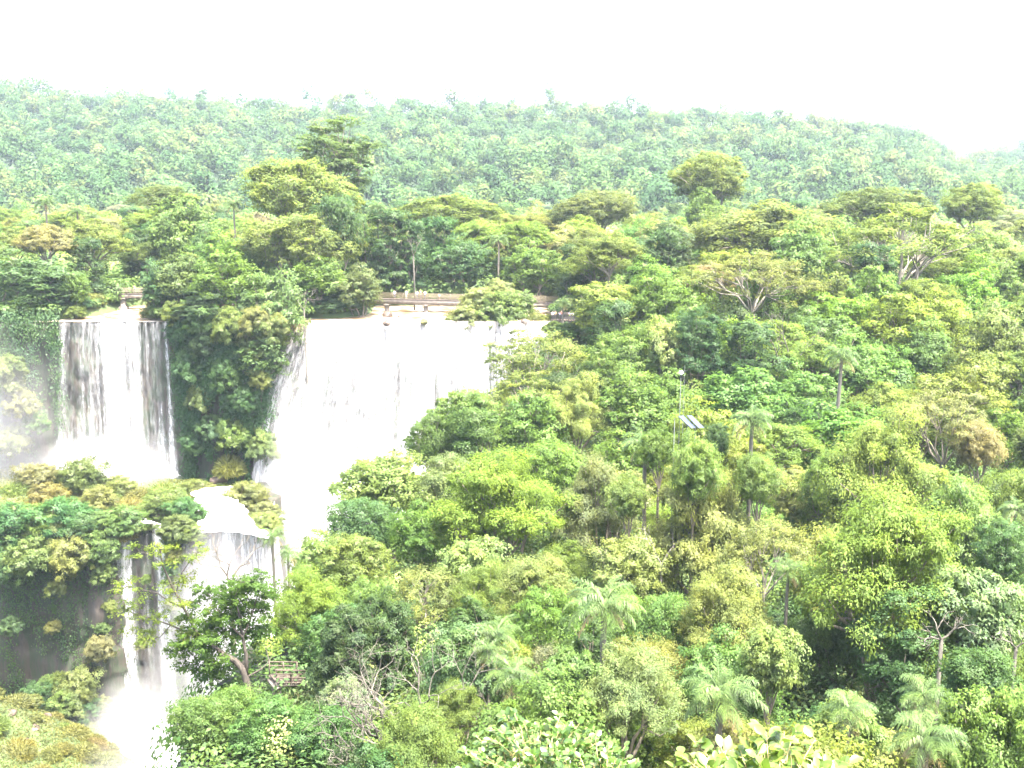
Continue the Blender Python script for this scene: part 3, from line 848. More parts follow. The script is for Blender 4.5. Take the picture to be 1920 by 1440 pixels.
# ------------------------------------------------------------------ trees read one by one from the photograph
# px of the crown's middle, py of its top, width in px, distance, form, colour, look, label, height in px
KEY = [
    (622, 220, 165, 235, 'tall_f', (.068, .108, .028), 'dark', 'towering dark tree standing high above the canopy behind the bright dome', 150),
    (560, 290, 225, 215, 'dome_f', (.112, .148, .034), 'bright', 'bright yellow-green domed tree in front of the towering dark tree', 145),
    (628, 352, 110, 205, 'round_f', DK, 'dark', 'dark green round tree under the edge of the bright dome', 75),
    (1335, 287, 172, 262, 'dome_f', (.10, .13, .03), 'olive', 'tall olive tree rising alone above the canopy against the far hill', 108),
    (1320, 345, 80, 255, 'round_f', MG, 'green', 'lower green limb-hugging tree at the foot of the lone tall olive tree', 60),
    (1655, 354, 240, 250, 'dome_f', (.08, .11, .028), 'dark olive', 'wide dark olive umbrella tree beneath the end of the far ridge', 85),
    (1835, 345, 140, 250, 'dome_f', OL, 'olive', 'olive round tree just under the notch in the skyline', 85),
    (1690, 398, 330, 186, 'lacy_f', OL, 'olive', 'spreading olive umbrella tree with white forked limbs and a tall bare trunk', 120),
    (1440, 392, 330, 212, 'umb_f', (.112, .138, .034), 'olive', 'broad olive flat-crowned tree below the lone tall olive tree', 105),
    (1262, 425, 200, 222, 'umb_f', TN, 'tan', 'rusty tan tree in flower beside the broad olive flat crown', 85),
    (1415, 478, 300, 168, 'lacy_f', (.12, .135, .04), 'olive', 'tangled olive tree with many pale bare limbs above the slope', 90),
    (560, 392, 235, 204, 'dome_f', (.108, .138, .034), 'olive', 'olive domed tree below the bright dome over the island', 130),
    (345, 358, 160, 215, 'round_f', (.085, .135, .03), 'green', 'green billowing tree over the island behind the footbridge', 110),
    (300, 350, 120, 240, 'umb_f', (.08, .11, .03), 'olive', 'small dark dome of a tree against the foot of the far hill', 40),
    (722, 402, 100, 214, 'vine_f', DK, 'dark', 'dark vine-draped column of a tree behind the long footbridge', 140),
    (765, 420, 70, 216, 'vine_f', (.035, .08, .022), 'dark', 'slimmer vine-draped tree with a white bare limb behind the long footbridge', 130),
    (850, 360, 200, 262, 'dome_f', OL, 'olive', 'low wide olive tree on the skyline of the plateau above the long footbridge', 85),
    (1110, 352, 180, 262, 'dome_f', (.085, .105, .03), 'olive', 'wide olive tree left of the lone tall olive tree', 85),
    (1110, 432, 150, 206, 'dome_f', (.09, .11, .03), 'olive', 'rounded olive tree above the viewing platform', 110),
    (1000, 455, 110, 212, 'round_f', MG, 'green', 'green round tree behind the island bush', 80),
    (870, 445, 120, 216, 'round_f', (.05, .10, .03), 'green', 'dense green tree right of the vine-draped columns', 95),
    (940, 410, 150, 240, 'round_f', OL, 'olive', 'olive-green tree midway between the footbridge and the hill', 70),
    (1130, 524, 150, 168, 'broad_n', (.125, .165, .03), 'bright', 'bright yellow-green tree hanging over the viewing platform', 70),
    (1225, 488, 120, 176, 'round_f', (.075, .145, .02), 'bright', 'bright green tree uphill from the viewing platform', 110),
    (60, 478, 170, 192, 'round_f', BG, 'bluish green', 'bluish green tree leaning over the gorge at the edge of the mist', 115),
    (132, 505, 75, 193, 'round_f', MG, 'green', 'small green tree between the misty tree and the short footbridge', 85),
    (85, 520, 95, 190, 'vine_f', DK, 'dark', 'dark hollow vine-covered tree beside the short footbridge', 90),
    (298, 495, 85, 190, 'round_f', (.045, .095, .03), 'green', 'dark green tree at the island end of the short footbridge', 110),
    (335, 470, 130, 189, 'round_f', (.075, .11, .03), 'olive', 'olive-green tree on the corner of the island above the cliff', 110),
    (415, 470, 150, 187, 'round_f', MG, 'green', 'green leafy tree at the centre of the island edge', 120),
    (505, 500, 130, 186, 'round_f', (.08, .13, .035), 'green', 'light green tree overhanging the cliff by the broad waterfall', 110),
    (600, 475, 130, 193, 'round_f', MG, 'green', 'green tree on the island beside the lip of the broad waterfall', 100),
    (672, 500, 110, 195, 'round_f', (.085, .11, .035), 'olive', 'olive tree at the near end of the long footbridge', 95),
    (640, 552, 110, 194, 'round_f', (.045, .085, .03), 'dark', 'dark low tree drooping over the brown water', 50),
    (480, 560, 110, 183, 'vine_f', (.07, .12, .035), 'green', 'leafy climber-covered tree spilling over the brow of the island cliff', 90),
    (380, 545, 120, 184, 'vine_f', (.05, .09, .03), 'dark', 'dark climber-covered tree spilling over the island cliff', 95),
    # the slope right of the broad fall
    (1005, 606, 235, 152, 'lacy_n', (.125, .155, .04), 'pale', 'sparse yellow-green tree with pale limbs against the white water', 150),
    (1190, 600, 150, 150, 'round_n', MG, 'green', 'green tree behind the sparse pale-limbed tree', 130),
    (1308, 585, 90, 146, 'vine_n', (.035, .08, .022), 'dark', 'dark vine-choked tree above the lamp mast', 110),
    (1240, 600, 90, 148, 'broad_n', PL, 'pale', 'pale leafed tree above and left of the lamp mast', 90),
    (985, 690, 210, 134, 'lacy_n', (.12, .15, .035), 'bright', 'yellow-green tree with crooked grey trunk above the dark clump', 120),
    (880, 722, 150, 126, 'round_n', (.08, .132, .024), 'green', 'dense green tree at the edge of the broad waterfall', 140),
    (812, 772, 95, 122, 'round_n', (.055, .098, .018), 'dark', 'dark round tree standing out against the white water', 90),
    (905, 775, 130, 119, 'vine_n', (.055, .10, .02), 'dark', 'dark vine-draped tree next to the round dark tree', 110),
    (1032, 812, 130, 114, 'round_n', (.09, .155, .022), 'bright', 'bright green tree between the dark clump and the feathery palm', 110),
    (1085, 720, 120, 128, 'fine_n', PL, 'pale', 'pale feathery tree below the sparse pale-limbed tree', 90),
    (720, 852, 190, 112, 'broad_n', (.11, .155, .035), 'light green', 'light green tree hanging over the broad waterfall', 110),
    (845, 850, 130, 111, 'round_n', (.10, .135, .045), 'pale', 'pale green tree behind the big bright spreading tree', 80),
    (935, 868, 265, 100, 'fine_n', (.105, .16, .02), 'bright', 'big bright yellow-green spreading tree with dark forked trunks', 175),
    (670, 930, 130, 102, 'round_n', (.05, .10, .03), 'green', 'green tree below the one hanging over the waterfall', 110),
    (600, 1005, 140, 96, 'broad_n', (.10, .15, .035), 'light green', 'light green tree low on the edge of the white water', 90),
    (660, 1000, 150, 94, 'round_n', OL, 'olive', 'olive-green tree above the wooden walkway', 110),
    (1130, 880, 170, 103, 'fine_n', (.11, .13, .05), 'olive', 'greyish olive tree right of the big bright spreading tree', 110),
    (590, 1080, 180, 87, 'fine_n', (.105, .16, .022), 'bright', 'bright dense tree overhanging the wooden walkway', 150),
    (690, 1075, 110, 86, 'round_n', (.085, .14, .025), 'green', 'green tree beside the bright one over the walkway', 160),
    (640, 1140, 170, 81, 'round_n', (.045, .10, .024), 'dark', 'dark green mass of leaves behind the walkway', 150),
    (800, 1060, 200, 88, 'lacy_n', (.13, .155, .045), 'pale', 'pale spreading tree with bare grey limbs below the big bright tree', 110),
    (905, 1075, 110, 86, 'fine_n', (.105, .15, .03), 'bright', 'small bright fine-leafed tree above the tall palm pair', 85),
    (1000, 1050, 210, 88, 'fine_n', (.115, .145, .04), 'olive', 'wide yellow-olive tree left of the big drooping palm', 120),
    (1180, 985, 170, 90, 'round_n', PL, 'pale', 'pale leafy tree with a white forked trunk', 140),
    (1330, 900, 260, 92, 'fine_n', (.145, .165, .05), 'pale', 'large pale yellow-green tree below the drooping palm pair', 130),
    (1440, 960, 170, 84, 'lacy_n', (.14, .16, .05), 'pale', 'pale tree with one bright bare limb left of the massive spreading tree', 140),
    (1370, 1075, 190, 74, 'fine_n', (.14, .165, .045), 'pale', 'pale round tree standing in front of the large pale tree', 150),
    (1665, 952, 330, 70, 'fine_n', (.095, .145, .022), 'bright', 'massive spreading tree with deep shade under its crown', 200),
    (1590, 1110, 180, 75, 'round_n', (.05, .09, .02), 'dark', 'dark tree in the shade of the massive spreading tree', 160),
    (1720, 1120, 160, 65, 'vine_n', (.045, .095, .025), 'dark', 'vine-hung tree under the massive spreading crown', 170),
    (1838, 1050, 180, 66, 'broad_n', (.10, .15, .06), 'bluish green', 'bluish green tree with twisted white limbs beside the massive spreading tree', 190),
    (1780, 718, 190, 116, 'lacy_n', TN, 'tan', 'tan flowering tree with a dome of dry blossoms', 130),
    (1840, 780, 90, 112, 'round_n', (.16, .14, .055), 'tan', 'smaller tan tree tucked beside the tan flowering dome', 80),
    (1660, 812, 250, 100, 'fine_n', (.115, .155, .03), 'bright', 'broad yellow-green tree in front of the tan flowering dome', 130),
    (1560, 840, 120, 101, 'round_n', MG, 'green', 'green tree right of the drooping palm with the thick trunk', 110),
    (1820, 900, 180, 92, 'round_n', (.085, .14, .03), 'green', 'green tree behind the massive spreading tree', 120),
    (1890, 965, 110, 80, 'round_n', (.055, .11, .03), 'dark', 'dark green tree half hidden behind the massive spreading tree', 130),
    (1180, 1232, 190, 60, 'fine_n', (.125, .165, .06), 'pale', 'pale fine-leafed tree below the big drooping palm', 150),
    (1060, 1205, 120, 64, 'broad_n', (.075, .13, .03), 'green', 'broad-leafed green tree between the palms', 120),
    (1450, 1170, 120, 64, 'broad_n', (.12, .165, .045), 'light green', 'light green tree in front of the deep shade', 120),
    (1600, 1310, 130, 54, 'broad_n', (.11, .165, .035), 'light green', 'light green broad-leafed bush of a tree near the lower palms', 110),
    (1840, 1230, 150, 56, 'vine_n', (.05, .10, .026), 'dark', 'dark leaning tree hung with lianas', 200),
    (375, 1302, 120, 70, 'round_n', (.07, .122, .025), 'bright', 'bushy tree leaning furthest over the brink of the lower gorge', 140),
    (440, 1288, 110, 72, 'round_n', (.08, .14, .025), 'bright', 'brighter bushy tree on the brink at the foot of the leaning tree', 130),
    (505, 1310, 150, 69, 'round_n', (.06, .125, .025), 'green', 'green bushy tree in front of the walkway pillar', 140),
    (600, 1320, 150, 67, 'round_n', (.05, .11, .025), 'green', 'dark green bushy tree left of the grey leafless tree', 130),
    (640, 1270, 90, 70, 'broad_n', (.11, .15, .07), 'pale', 'pale bluish shrubby tree touching the grey leafless tree', 80),
    (780, 1345, 190, 58, 'fine_n', (.095, .14, .03), 'green', 'soft green feathery tree under the grey leafless tree', 110),
    (1425, 845, 90, 89.5, 'round_n', (.09, .14, .028), 'green', 'green tree hiding the foot of the thick-trunked palm', 90),
    (1180, 885, 80, 93, 'round_n', (.10, .145, .03), 'green', 'light green tree hiding the foot of the palm with pale fronds', 80),
    (1305, 812, 110, 89, 'round_n', (.10, .155, .03), 'bright', 'bright leafy tree directly below the solar panels', 90),
    (1238, 800, 70, 94, 'round_n', MG, 'green', 'small green tree between the solar panels and the palm with pale fronds', 80),
    (1345, 790, 60, 95, 'round_n', DK, 'dark', 'small dark tree just right of the solar panels', 70),
    (378, 170, 30, 985, 'vine_f', BG, 'blue', 'narrow upright tree poking highest above the skyline of the hill', 40),
    (343, 178, 46, 985, 'round_f', BG, 'blue', 'rounded skyline tree next to the narrow upright one', 34),
    (288, 178, 60, 985, 'round_f', BG, 'blue', 'broad skyline tree second along from the narrow upright one', 34),
    (658, 178, 26, 985, 'vine_f', BG, 'blue', 'slim skyline tree above the towering dark tree', 44),
    (25, 166, 90, 985, 'round_f', BG, 'blue', 'wide skyline tree at the highest end of the hill', 40),
    (870, 188, 50, 985, 'round_f', BG, 'blue', 'round skyline tree above the vine-draped columns', 30),
    (1120, 196, 44, 985, 'round_f', BG, 'blue', 'round skyline tree near the middle of the ridge', 30),
    (1305, 202, 50, 985, 'umb_f', BG, 'blue', 'flat skyline tree above the lone tall olive tree', 30),
    (1462, 208, 28, 985, 'vine_f', BG, 'blue', 'slim skyline tree above the broad olive flat crown', 38),
    (1585, 226, 36, 985, 'round_f', BG, 'blue', 'small round skyline tree where the ridge starts to drop', 30),
    (1655, 236, 90, 985, 'umb_f', BG, 'blue', 'wide flat skyline tree on the dropping end of the ridge', 30),
    (1728, 246, 40, 985, 'round_f', BG, 'blue', 'last skyline tree before the notch in the ridge', 30),
    (860, 1290, 110, 62, 'fine_n', (.10, .14, .03), 'green', 'small feathery tree right of the grey leafless tree', 90),
]
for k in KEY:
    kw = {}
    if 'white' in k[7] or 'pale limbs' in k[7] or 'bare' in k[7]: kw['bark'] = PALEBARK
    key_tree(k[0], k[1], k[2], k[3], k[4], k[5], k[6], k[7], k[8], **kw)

# ------------------------------------------------------------------ the rest of the trees in view
PALETTE = [(MG, 'mid green', 'round'), (BR, 'bright green', 'round'), (OL, 'olive', 'umb'), (YG, 'yellow-green', 'umb'), (PL, 'pale green', 'broad'),
           (BG, 'bluish green', 'round'), (DK, 'dark green', 'vine'), ((.115, .15, .033), 'yellowish olive', 'umb'), ((.08, .14, .028), 'fresh green', 'round'), ((.15, .15, .07), 'greyish green', 'lacy')]
FORM = {('round', 0): 'round_n', ('round', 1): 'round_f', ('umb', 0): 'fine_n', ('umb', 1): 'umb_f', ('broad', 0): 'broad_n', ('broad', 1): 'round_f',
        ('vine', 0): 'vine_n', ('vine', 1): 'vine_f', ('lacy', 0): 'lacy_n', ('lacy', 1): 'umb_f'}
SHAPE_WORD = {'round': 'rounded', 'umb': 'flat-topped', 'broad': 'broad-leafed', 'vine': 'vine-draped', 'lacy': 'thinly-leafed'}
NEED = 300 - len(TREES)
rng = random.Random(11)
placed = [(t['X'], t['Y'], t['w'] / F * depth(t['Y'], t['top']) * 0.5) for t in TREES]


def blocked(x, y):
    if y < 44 or (y < 62 and x < -15): return True
    if abs((960 + F * x / depth(y, 0)) - 960) > 1010: return True
    if y < float(np.interp(x, LIPX, LIPY)) + 2 and x < float(np.interp(y, RIM_Y, RIM_X)) + 2.0: return True
    if float(chan(np.array(x), np.array(y))) > -0.35: return True
    if 168 < y < 182 and 1 < x < 17: return True           # viewing platform
    if 74 < y < 84 and -28 < x < -15: return True          # wooden walkway
    return False


# view mask used to leave out trees that nothing of would show
MW, MH = 480, 360
covered = np.zeros((MH, MW), bool)
my, mx = np.mgrid[0:MH, 0:MW]


def splat(px, py, w, h, mark):
    x0, x1 = int((px - w / 2) / 4), int((px + w / 2) / 4) + 1
    y0, y1 = int((py - h / 2) / 4), int((py + h / 2) / 4) + 1
    x0, y0, x1, y1 = max(x0, 0), max(y0, 0), min(x1, MW), min(y1, MH)
    if x1 <= x0 or y1 <= y0: return 0
    e = (((mx[y0:y1, x0:x1] * 4 - px) / (w / 2 + .1)) ** 2 + ((my[y0:y1, x0:x1] * 4 - py) / (h / 2 + .1)) ** 2) < 0.85
    new = int((e & ~covered[y0:y1, x0:x1]).sum())
    if mark: covered[y0:y1, x0:x1] |= e
    return new


cands = []
tries = 0
while tries < 16000:
    tries += 1
    y = 44 + (470 - 44) * rng.random() ** 1.25
    hw = 0.56 * depth(y, 0)
    x = rng.uniform(-hw, hw)
    if blocked(x, y): continue
    cx, cy_, _ = proj(x, y, gz(x, y) + 9)
    far = 0 if y < 118 else 1
    kind = rng.choices(PALETTE, [4, 3, 3 + 3 * far, 3, 2 - far, 2, 2, 2 + far, 3, 1.4])[0]
    D = (rng.uniform(6.0, 10) if not far else rng.uniform(8.5, 14)) * (1.25 if kind[2] == 'umb' else 0.75 if kind[2] == 'vine' else 1.0)
    if y > 300: D *= 1.15
    if any((x - a) ** 2 + (y - b) ** 2 < ((D / 2 + c) * (0.72 if y < 118 else 0.62)) ** 2 for a, b, c in placed): continue
    g = gz(x, y)
    top = g + (rng.uniform(8, 14) if y < 150 else rng.uniform(9, 17)) * (1.0 if D > 8 else 0.8)
    # keep the sight lines to the falls, the bridges and the panels
    px, py, f = proj(x, y, top)
    hwid = F * D / f / 2
    if y < 186 and px - hwid < 1005 and py < 1440:
        edge = np.interp(px - hwid * 0.8, [320, 480, 560, 640, 800, 900, 1000], [1270, 1240, 1045, 950, 780, 720, 612])
        if py < edge: continue
    if y < 172 and 1010 < px < 1125 and py < 612: continue
    if y < 205 and 690 < px + hwid and px - hwid < 1020 and 170 < y and py < 600: continue
    if y < 205 and 175 < px + hwid * .6 and px - hwid * .6 < 262 and py < 600: continue
    if y < 95 and 1225 < px < 1340 and py < 830: continue
    if y < 66 and 610 < px < 900 and py < 1300: continue
    if y < 82 and 250 < px + hwid and px - hwid < 590: continue
    placed.append((x, y, D / 2))
    cands.append((y, x, top, D, kind, far, g))
cands.sort()
ev = sorted([(t['Y'], 0, t) for t in TREES] + [(c[0], 1, c) for c in cands], key=lambda e: (e[0], e[1]))
score = []
for Yv, isc, it in ev:
    if isc == 0:
        splat(it['px'], it['py'], it['w'] * 0.95, it['h'] * 0.95, True)
        continue
    y, x, top, D, kind, far, g = it
    Hc = min(D * 0.8, top - g)
    px, py, f = proj(x, y, top - Hc / 2)
    new = splat(px, py, F * D / f * 0.95, F * Hc / f * 0.95, True)
    if new > 6: score.append((new, it))
score.sort(key=lambda s: -s[0])
REST = [it for n_, it in score[NEED:]] if len(score) > NEED else []
for n_, (y, x, top, D, kind, far, g) in score[:NEED]:
    j = tuple(c * rng.uniform(0.86, 1.16) for c in kind[0])
    d = make_tree(x, y, top, D, FORM[(kind[2], far)], j, kind[1] + ' ' + SHAPE_WORD[kind[2]], bark=PALEBARK if kind[2] == 'lacy' else (.15, .13, .105))
print('TREES', len(TREES), 'candidates', len(score), 'rest', len(REST))

# labels of these trees: their look and where they stand next to something one can find
MARKS = [('the grassy mound', 120, 1400), ('the short footbridge', 222, 545), ('the long footbridge', 860, 558), ('the viewing platform', 1070, 590), ('the solar panels', 1295, 792), ('the lamp mast', 1277, 700),
         ('the towering dark tree', 622, 270), ('the bright domed tree', 545, 340), ('the lone tall olive tree', 1335, 330), ('the tan flowering tree', 1780, 780), ('the massive spreading tree', 1665, 1050),
         ('the grey leafless tree', 765, 1280), ('the wooden walkway', 530, 1270), ('the big drooping palm', 1130, 1170), ('the thick-trunked palm', 1410, 820), ('the bright spreading tree', 935, 950),
         ('the rusty tan tree', 1262, 465), ('the white-limbed umbrella tree', 1690, 450), ('the leaning dark-trunked tree', 410, 1170), ('the island bush', 930, 570), ('the narrow upper waterfall', 205, 740),
         ('the vine-draped columns', 735, 470), ('the notch in the skyline', 1790, 300), ('the lowest palm', 1720, 1370)]
ORD = ['nearest', 'second', 'third', 'fourth', 'fifth', 'sixth', 'seventh', 'eighth', 'ninth', 'tenth', 'eleventh', 'twelfth']


def relate(px, py):
    m = min(MARKS, key=lambda q: (q[1] - px) ** 2 + ((q[2] - py) * 1.3) ** 2)
    dx, dy = px - m[1], (py - m[2]) * 1.3
    a = math.degrees(math.atan2(-dy, dx)) % 360
    w = ['right of', 'up-right of', 'above', 'up-left of', 'left of', 'down-left of', 'below', 'down-right of'][int((a + 22.5) // 45) % 8]
    return w, m[0], dx * dx + dy * dy


def label_repeats(items, noun):
    grp = {}
    for it in items:
        w, m, dd = relate(it['px'], it['py'])
        grp.setdefault((it['look'], w, m), []).append((dd, it))
    for (look, w, m), lst in grp.items():
        lst.sort(key=lambda q: q[0])
        for k, (dd, it) in enumerate(lst):
            it['root']['label'] = (look + ' ' + noun + ' ' + w + ' ' + m) if len(lst) == 1 else '%s %s %s %s %s' % ('nearest' if k == 0 else ORD[min(k, 11)] + ' nearest', look, noun, w, m)


label_repeats([t for t in TREES if not t['keyed']], 'tree')

# ------------------------------------------------------------------ palms
def frond_geo(L, rng, az, el, droop, nl=34, wid=0.05, ll=0.75):
    """One pinnate frond: an arching rachis with drooping leaflets. Returns leaf quads and rachis points."""
    s = np.linspace(0, 1, 14)
    ang = el - droop * s ** 1.25
    dx = np.concatenate([[0], np.cumsum(np.cos(ang[:-1]))]) * L / 13
    dz = np.concatenate([[0], np.cumsum(np.sin(ang[:-1]))]) * L / 13
    sw = np.cumsum(np.full(14, rng.normal() * 0.012)) * L
    ca, sa = cos(az), sin(az)
    pts = np.stack([dx * ca - sw * sa, dx * sa + sw * ca, dz], 1)
    Q = []
    side = np.array((-sa, ca, 0))
    for j in range(nl):
        u = 0.14 + 0.86 * (j + 0.5) / nl
        k = u * 13; i0 = min(int(k), 12); fr = k - i0
        p = pts[i0] * (1 - fr) + pts[i0 + 1] * fr
        t = unit(pts[i0 + 1] - pts[i0])
        for sg in (-1, 1):
            ln = 1.15 * ll * (0.55 + 0.75 * sin(pi * min(1, 0.15 + u * 0.85))) * rng.uniform(0.8, 1.15)
            d = unit(side * sg * rng.uniform(0.6, 1.0) + t * 0.55 + np.array((0, 0, rng.uniform(-0.1, 0.45))))
            m_ = p + d * ln * 0.5
            e = m_ + unit(d * 0.7 + np.array((0, 0, -0.75))) * ln * 0.6
            w = unit(np.cross(d, (0, 0, 1))) * wid * 0.5
            Q.append((p - w * .6, m_ - w, m_ + w, p + w * .6))
            Q.append((m_ - w, e - w * 0.15, e + w * 0.15, m_ + w))
    return Q, pts


def palm_proto(seed, nf=20, L=3.4, droop=1.95, dead=6):
    rng = np.random.default_rng(seed)
    Q = []; b = MB()
    for i in range(nf):
        u = i / nf
        az = i * 2.39996 + rng.normal() * 0.15
        el = 1.42 - 1.25 * u + rng.normal() * 0.08
        q, pts = frond_geo(L * rng.uniform(0.85, 1.1), rng, az, el, droop * rng.uniform(0.8, 1.15))
        Q += q
        b.tube(pts, np.linspace(0.055, 0.012, 14), 4, False)
    Q = np.array(Q).reshape(-1, 3)
    nq = len(Q) // 4
    V = np.concatenate([Q, np.array(b.V)])
    Lp = np.concatenate([np.arange(4 * nq), np.array([i for f in b.F for i in f]) + 4 * nq])
    S = np.concatenate([np.full(nq, 4), np.array([len(f) for f in b.F])])
    crown = mesh_from('crown', V, Lp, S, M['frond'])
    Q = []
    for i in range(dead):
        q, pts = frond_geo(L * rng.uniform(0.7, 0.9), rng, rng.random() * 6.3, -0.35, 1.15, nl=20, wid=0.05, ll=0.5)
        Q += q
    dm = leaf_mesh('dead_fronds', np.array(Q).reshape(-1, 3), M['frond'])
    return crown, dm


PALMS = [palm_proto(700), palm_proto(701, 18, 3.2, 2.2), palm_proto(702, 22, 3.3, 1.75)]


def make_palm(px, pc, wpx, Y, label, color=(.068, .112, .032), trunk_r=0.3, dead=True, v=None, group='palm trees among the forest trees'):
    """px, pc: pixel of the heart of the crown."""
    p = P(px, pc, Y)
    g = min(gz(p[0], Y), p[2] - 3)
    s = wpx / F * depth(Y, p[2]) / 7.0
    root = empty('palm_tree', (p[0], Y, g), RAND.random() * 6.28)
    tag(root, label, 'palm tree', group)
    cm, dm = PALMS[RAND.randrange(3) if v is None else v]
    h = p[2] - g
    c = link('crown', cm, root, (0, 0, h), color); c.scale = (s, s, s)
    if dead:
        c = link('dead_fronds', dm, root, (0, 0, h - 0.1), (.24, .19, .11)); c.scale = (s, s, s)
    t = link('trunk', TRUNKS[0], root, (0, 0, 0), (.13, .118, .10)); t.scale = (trunk_r * s, trunk_r * s, h + 0.25)


for a in [
    (1410, 792, 112, 92, 'thick-trunked palm with a beard of drooping fronds right of the solar panels'),
    (1210, 838, 108, 96, 'palm with pale drooping fronds left of the solar panels'),
    (1578, 672, 90, 128, 'pale palm with hanging fronds at the foot of the tangled bare-limbed tree'),
    (1133, 1142, 175, 66, 'big drooping palm with a brown shaggy trunk'),
    (932, 1196, 115, 72, 'slim palm with an upright crown above its shorter companion'),
    (962, 1272, 125, 64, 'shorter palm of the pair beside the grey leafless tree'),
    (915, 1225, 90, 70, 'wispy palm hidden behind the slim upright palm'),
    (1478, 1072, 85, 73, 'dark bluish palm in the gap left of the massive spreading tree'),
    (1350, 1310, 190, 53, 'wide arching palm behind the foreground leaves'),
    (1592, 1335, 120, 52, 'small palm between the two lower arching palms'),
    (1738, 1390, 165, 49, 'lowest palm with fronds spread towards the camera'),
    (1735, 1310, 125, 55, 'soft green palm just above the lowest palm'),
    (1905, 960, 90, 84, 'palm with hanging brown fronds at the edge of the massive spreading tree'),
    (510, 1008, 75, 92, 'small palm silhouetted on the wide lower cascade'),
    (540, 1040, 62, 92, 'smaller dark palm next to the silhouetted one'),
    (85, 382, 50, 225, 'palm on the plateau far above the short footbridge'),
    (145, 400, 50, 222, 'palm second in the row above the short footbridge'),
    (172, 412, 44, 220, 'palm third in the row above the short footbridge'),
    (438, 386, 46, 212, 'dark palm between the green billowing tree and the olive dome'),
    (683, 412, 46, 214, 'paler palm of the pair left of the vine-draped columns'),
    (708, 392, 50, 216, 'darker palm of the pair left of the vine-draped columns'),
    (935, 452, 50, 214, 'palm on the plateau behind the island bush'),
    (525, 452, 44, 197, 'palm in front of the olive dome on the island'),
    (1055, 570, 40, 172, 'little palm growing beside the viewing platform'),
]:
    make_palm(*a)


# ------------------------------------------------------------------ leafless trees
def branch_tree(b, p, d, L, r, depth_, rng, spread=0.55, up=0.1):
    n = 4
    pts = [p]
    dd = d
    for i in range(n):
        dd = unit(dd + rng.normal(size=3) * 0.16 + np.array((0, 0, up * 0.3)))
        pts.append(pts[-1] + dd * L / n)
    b.tube(pts, np.linspace(r, r * 0.62, n + 1), 5 if r > 0.05 else 4, False)
    if depth_ <= 0: return
    for k in range(2 if rng.random() < 0.55 else 3):
        nd = unit(dd + rng.normal(size=3) * spread + np.array((0, 0, up)))
        branch_tree(b, pts[-1] if k < 2 else pts[2], nd, L * rng.uniform(0.62, 0.85), r * rng.uniform(0.5, 0.66), depth_ - 1, rng, spread, up)


def leafless(px, py, Y, h, label, seed, dirs, color=(.10, .092, .078), dep=4, r=0.16, name='bare_tree'):
    p = P(px, py, Y); g = gz(p[0], Y)
    root = empty(name, (p[0], Y, g))
    tag(root, label, 'bare tree', None)
    rng = np.random.default_rng(seed)
    z0 = max(p[2] - g, 0.4)
    t = MB(); t.tube([(0, 0, -0.4), (0.1, 0, z0 * 0.5), (0, 0, z0 + 0.05)], [r * 1.9, r * 1.6, r * 1.45], 8)
    t.build('trunk', M['bark'], root, None, tuple(q * .5 for q in color), True)
    b = MB()
    for d in dirs:
        branch_tree(b, np.array((0, 0, z0)), unit(np.array(d, float)), h * 0.36, r, dep, rng)
    b.build('branches', M['bark'], root, None, color, True)


leafless(785, 1402, 63, 8.4, 'grey leafless tree with a fan of bare twisting branches', 3, [(-1, 0.1, 0.9), (-.35, -.3, 1), (.3, .3, 1), (.8, -.2, .75), (-1.2, -.1, .45)], r=0.15, dep=5)
leafless(725, 1432, 61, 6.0, 'lower half-fallen bare tree with branches reaching sideways', 8, [(-1, .1, .55), (-.9, -.3, .2), (-.3, .1, 1), (-1, 0, .9)], r=0.12)
leafless(432, 1100, 93, 7.0, 'dark leafless branches silhouetted on the wide lower cascade', 13, [(-.5, .1, 1), (.5, 0, 1), (.1, .2, 1)], (.14, .12, .1), r=0.12, dep=4)
leafless(1240, 1060, 88, 4.5, 'white forked bare trunk among pale leaves', 19, [(-.35, -.2, 1), (.25, -.2, 1)], (.2, .19, .17), r=0.08, dep=3)
leafless(1765, 1200, 62, 2.8, 'twisted bone-white bare limbs under the massive spreading crown', 23, [(-.9, -.4, .5), (-.5, -.4, .9), (.6, -.4, .7)], (.10, .092, .077), r=0.09, dep=3)
leafless(1905, 1215, 60, 2.2, 'bare pale branches poking out at the side of the bluish green tree', 29, [(-.8, -.4, .8), (.3, -.4, .9)], (.10, .092, .077), r=0.07, dep=3)
leafless(570, 580, 184, 5.5, 'small bare white tree leaning by the lip of the broad waterfall', 31, [(.6, -.3, .9), (-.5, -.3, .7)], (.10, .092, .077), r=0.09, dep=3)
leafless(1470, 690, 148, 9, 'bleached bare limbs rising from the slope below the tangled tree', 37, [(-.7, -.3, .9), (.3, -.3, 1), (.8, -.2, .8)], (.10, .092, .077), r=0.15, dep=4)
leafless(1720, 505, 178, 8, 'stark white dead limbs of a tree inside the white-limbed umbrella crown', 41, [(-.6, -.4, .8), (.5, -.4, .8)], (.10, .092, .077), r=0.2, dep=3)
leafless(775, 480, 205, 6, 'crooked white dead limb beside the vine-draped columns', 43, [(.4, -.3, .9), (-.3, -.3, .8)], (.10, .092, .077), r=0.1, dep=2)


